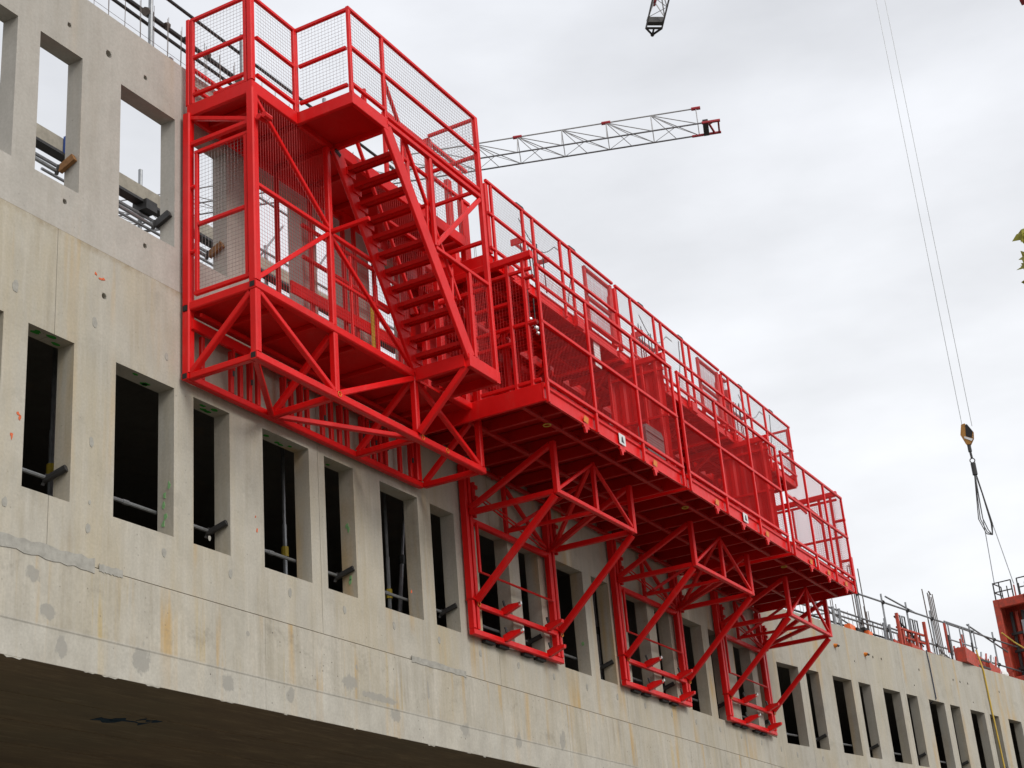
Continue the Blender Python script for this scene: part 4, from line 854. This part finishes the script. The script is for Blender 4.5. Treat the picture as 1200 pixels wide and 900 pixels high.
for a, b, za, zb in ((2.8, 5.4, 8.2, 8.7), (5.2, 7.7, 8.75, 8.3), (8.2, 9.4, 8.1, 8.7), (11.4, 13.6, 8.6, 8.05), (9.2, 11.7, 8.35, 8.35), (2.5, 9.0, 8.12, 8.10)): MB().tube(F2.p(a, 1.5, za), F2.p(b, 1.5, zb), .02, 6).build('brace', 'steel', cl)
for s in (5.1, 8.1, 11.4): MB().box(F2.p(s, 1.45, ZJ+.2), F2.p(s, 1.45, ZJ+.2)+V3((.5, .06, .28))).build('board', 'oldred', cl)
hb = tag(MB().path([F2.p(7.0, -.01, ZJ+.06), F2.p(7.02, -.02, 7.4), F2.p(7.05, -.02, 6.55), F2.p(7.06, .2, 6.45)], .013, 6).build('cable', 'bluec'), 'dark blue cable hanging from the far wall top into a window', 'cable')
hy = tag(MB().path([F2.p(14.5, .1, 8.6), F2.p(13.2, .1, 8.75), F2.p(12.4, .1, 8.9)], .02, 6).build('hose', 'hose'), 'yellow hose sagging in front of the tall red formwork', 'hose')
hy2 = tag(MB().path([F2.p(10.25, .05, ZJ+.5), F2.p(10.28, -.03, 7.6), F2.p(10.32, -.03, 6.6), F2.p(10.4, -.03, 5.5), F2.p(10.45, -.03, 4.6)], .022, 6).build('hose', 'hose'), 'yellow hose hanging down the face of the far wall', 'hose')

# ------------------------------------------------------------------ cranes
hx, hy_ = 45.6, -1.64
hook = thing('hook_block', 'yellow and black crane hook block with chain hanging on two thin cables', 'crane hook', (hx, hy_, 15.9))
hc = MB(); K = .78
HZ = lambda dy, dz: (hy_+dy*K, 15.85+dz*K)
for sx in (-.09, .07):
    hc.prism([(hx+sx*K, *HZ(a, b)) for a, b in ((-.18, -.35), (-.14, -.62), (.02, -.85), (.16, -.82), (.30, -.40), (.20, .0), (.06, 0.02))][::-1], (.025, 0, 0))
hc.build('cheek_plate', 'hook_paint', hook)
MB().tube((hx-.05, *HZ(.04, -.35)), (hx+.05, *HZ(.04, -.35)), .19*K, 14).build('sheave', 'black', hook)
MB().prism([(hx-.078, *HZ(a, b)) for a, b in ((-.185, -.36), (-.02, -.03), (.05, -.06), (.10, -.5), (-.10, -.62))], (.006, 0, 0)).build('black_stripe', 'black', hook); MB().prism([(hx-.079, *HZ(a, b)) for a, b in ((-.13, -.66), (-.08, -.74), (.18, -.56), (.16, -.49))], (.006, 0, 0)).build('white_stripe', 'white', hook)
MB().tube((hx, hy_+.06, 15.2), (hx, hy_+.06, 14.98), .055, 10).build('swivel', 'dsteel', hook); MB().tube((hx, hy_+.06, 14.98), (hx, hy_+.05, 14.78), .035, 8).build('shank', 'dsteel', hook)
MB().ring((hx, hy_+.05, 14.70), (1, .2, 0), .07, .017, 12).build('ring', 'dsteel', hook); MB().tube((hx, hy_+.05, 14.62), (hx, hy_+.05, 14.25), .075, 8).build('clevis', 'dsteel', hook)
for dy in (-.14, .14): MB().tube((hx, hy_+dy, 15.75), (hx, hy_+dy*1.05, 50), .010, 5).build('hoist_cable', 'steel', hook)
slg = thing('lifting_sling', 'grey wire slings running from the crane hook down to the red box formwork', 'sling', (hx, hy_, 14.2))
pA, pB = F2.p(15.35, 1.12, 10.95), F2.p(15.35, .56, 10.85)
top = V3((hx, hy_+.05, 14.28))
MB().path([top, pA], .013, 6).build('sling_leg', 'steel', slg); MB().path([top, pB], .013, 6).build('sling_leg', 'steel', slg)
for k, dy in enumerate((.10, .05, -.02)): MB().path([top+V3((0, .02, 0)), V3((hx-.05, hy_+dy+.1, 12.9)), V3((hx-.05, hy_+dy*.6, 12.42+.05*k)), V3((hx-.03, hy_-.10, 12.36)), V3((hx-.03, hy_-.12-.02*k, 12.7)), top-V3((0, .03, 0))], .015, 6).build('slack_leg', 'dsteel', slg)

def jib(label, tip_b, tip_b2, dirv, L, top_h, mast=None, pitch=2.4, flip=1):
    """triangular lattice jib: two bottom chords, one top chord"""
    tip_b, tip_b2, dirv = V3(tip_b), V3(tip_b2), V3(dirv).normalized()
    t = thing('tower_crane', label, 'crane', (tip_b+dirv*L).to_tuple()[:2]+(-1.6,))
    b0, b1 = tip_b, tip_b2; tp = (b0+b1)/2+V3((0, 0, top_h)); E = dirv*L; k0 = dirv*.9
    MB().tube(b0, b0+E, .045, 6).build('bottom_chord', 'chord', t); MB().tube(b1, b1+E, .045, 6).build('bottom_chord', 'chord', t); MB().tube(tp+k0, tp+E, .04, 6).build('top_chord', 'crane', t)
    la = MB(); n = int(L/pitch)
    for i in range(n):
        a, b = dirv*(.9+i*pitch), dirv*(.9+(i+1)*pitch); h = dirv*(.9+(i+.5)*pitch)
        for c in (b0, b1): la.tube(tp+a, c+a, .028, 4); la.tube(tp+b, c+h, .026, 4); la.tube(tp+b, c+a, .03, 4)
        la.tube(b0+a, b1+h, .02, 4); la.tube(b1+h, b0+b, .02, 4)
    la.build('lattice', 'crane', t, kind='stuff')
    for i in range(0, n, 2):
        a = dirv*(.9+i*pitch); MB().tube(tp+a-dirv*.25, tp+a+dirv*.25, .10, 8).build('joint_sleeve', 'crane_r', t)
    up = V3((0, 0, 1)); side = (b1-b0).normalized()
    MB().flat(b0+dirv*.5+up*.05, b1+dirv*.5+up*.05, .30, .30).build('tip_winch', 'dsteel', t)
    ap = (b0+b1)/2-dirv*.55
    if flip > 0:
        for q in (b0, b1): MB().tube(q, ap, .06, 6).build('tip_frame', 'dsteel', t)
        MB().tube(b0, b1, .06, 6).build('tip_frame', 'dsteel', t); MB().tube((b0+b1)/2, ap, .05, 6).build('tip_frame', 'dsteel', t); MB().blob(ap, .10).build('tip_sheave', 'dsteel', t)
    else:
        MB().beam(b0-dirv*.3, b0+dirv*1.3, .12).build('tip_frame', 'crane_r', t); MB().beam(b1-dirv*.3, b1+dirv*.7, .14).build('tip_frame', 'crane_r', t); MB().beam(b0-dirv*.2, b1-dirv*.2, .10).build('tip_frame', 'crane_r', t); MB().beam(b0+dirv*.05, (b0+b1)/2+up*.25+dirv*.3, .1).build('tip_frame', 'crane_r', t); MB().beam(b1+dirv*.05, (b0+b1)/2+up*.25+dirv*.3, .1).build('tip_frame', 'crane_r', t)
    if mast:
        e = (b0+b1)/2+E; la = MB()
        cs4 = [(-.8, -.8), (.8, -.8), (.8, .8), (-.8, .8)]
        for cx, cy in cs4: MB().tube((e.x+cx, e.y+cy, -1.6), (e.x+cx, e.y+cy, e.z+.2), .07, 6).build('mast_leg', 'crane', t)
        z = -1.6
        while z < e.z-2:
            for i in range(4):
                p, q = cs4[i], cs4[(i+1) % 4]; la.tube((e.x+p[0], e.y+p[1], z), (e.x+q[0], e.y+q[1], z+2), .04, 4)
            z += 2
        la.build('mast_lattice', 'crane', t, kind='stuff')
    return t
jd = V3((-4.57, 13.1, 0))
jsd = V3((13.1, 4.57, 0)).normalized()
jb = V3((72.35, 13.4, 45))
jib('distant grey and red tower crane jib reaching across the sky behind the stair tower', jb, jb-jsd*1.25, jd, 46, 1.35, True, 2.5, -1)
jib('dark lattice crane jib tip poking down from the top edge of the sky', (61.14, 12.5, 45), (61.6, 11.85, 45), (-1.9, -1.21, 0), 40, .9, True, 1.6)
rj = thing('red_crane', 'red crane jib chord just entering the top right corner', 'crane', (60, -30, -1.6))
MB().beam((62.25, -4.45, 40.25), (61.0, -34, 40.25), .5, .7).build('jib_chord', 'crane_r', rj); MB().beam((60.9, -31, -1.6), (60.9, -31, 39.8), 1.4).build('mast', 'crane_r', rj)

# ------------------------------------------------------------------ tree just outside the right edge, a few leaves reach in
tb = V3((14.7, -10.9, -1.6))
tr = thing('plane_tree', 'yellow green leaves of a tree reaching in at the right edge', 'tree', tb)
MB().tube(tb, tb+V3((.05, .05, 4.2)), .18, 12, .14).tube(tb+V3((.05, .05, 4.2)), tb+V3((0, .1, 7.6)), .14, 12, .06).build('trunk', 'bark', tr)
lv = MB(); br = MB()
def in_view(c, lim=.329): v = V3(c)-V3((0, -10, 0)); return v.dot(Rt)/v.dot(Fw) < lim
def leaf(c, s):
    d = V3((random.gauss(0, 1), random.gauss(0, 1), random.gauss(.4, .6))).normalized(); u = d.orthogonal().normalized()
    a_ = random.uniform(0, 6.28); w = d.cross(u); u, w = u*math.cos(a_)+w*math.sin(a_), w*math.cos(a_)-u*math.sin(a_); P = []
    for a, r in ((0, 1), (30, .5), (60, .8), (95, .45), (130, .7), (180, .35), (230, .7), (265, .45), (300, .8), (330, .5)):
        P.append(c+(u*math.cos(R(a))+w*math.sin(R(a)))*s*r+d*random.uniform(-.2, .2)*s)
    k = len(lv.v); lv.v += [tuple(c)]+[tuple(p) for p in P]; lv.f += [(k, k+1+i, k+1+(i+1) % 10) for i in range(10)]
limbs = []
for i in range(17):
    b0 = tb+V3((.03, .08, 4.4+.24*i)); az = i*2.4; rr = random.uniform(1.2, 2.1)
    e = b0+V3((math.cos(az)*rr, math.sin(az)*rr, random.uniform(.5, 1.5)))
    if in_view(e, .36): continue
    m_ = b0.lerp(e, .5)+V3((0, 0, -.12)); br.tube(b0, m_, .05, 7, .032); br.tube(m_, e, .032, 6, .012); limbs.append((m_, e))
for m_, e in limbs:
    for k in range(9):
        p = m_.lerp(e, random.random()); q = p+V3((random.gauss(0, .5), random.gauss(0, .5), random.gauss(.15, .4)))
        if in_view(q, .345): continue
        br.tube(p, q, .012, 5, .004)
        for j in range(14):
            c = p.lerp(q, random.uniform(.3, 1.1))+V3((random.gauss(0, .16), random.gauss(0, .16), random.gauss(0, .16)))
            if not in_view(c, .336): leaf(c, random.uniform(.07, .12))
lb = V3((12.67, -8.39, 5.746)); lr, lu = V3((.485, -.871, -.078)), V3((-.30, -.25, .92))
br.tube(tb+V3((.03, .09, 5.6)), lb+lr*1.5-lu*.3, .04, 7, .016).tube(lb+lr*1.5-lu*.3, lb+lr*.55+lu*.02, .016, 5, .008); br.tube(lb+lr*.55+lu*.02, lb+lr*.06+lu*.02, .008, 5, .003)
for a, b, q in ((.02, .19, .11), (.05, .15, .12), (.10, .19, .12), (.04, .0, .09), (.05, -.06, .10), (.07, -.11, .10), (.08, -.22, .09), (.2, .12, .13), (.22, -.08, .13), (.24, .24, .12), (.28, -.24, .12), (.34, .0, .13), (.42, .14, .14), (.46, -.12, .14)): leaf(lb+lr*a+lu*b, q)
br.build('branches', 'bark', tr); lv.build('foliage', 'leaf', tr, kind='stuff')
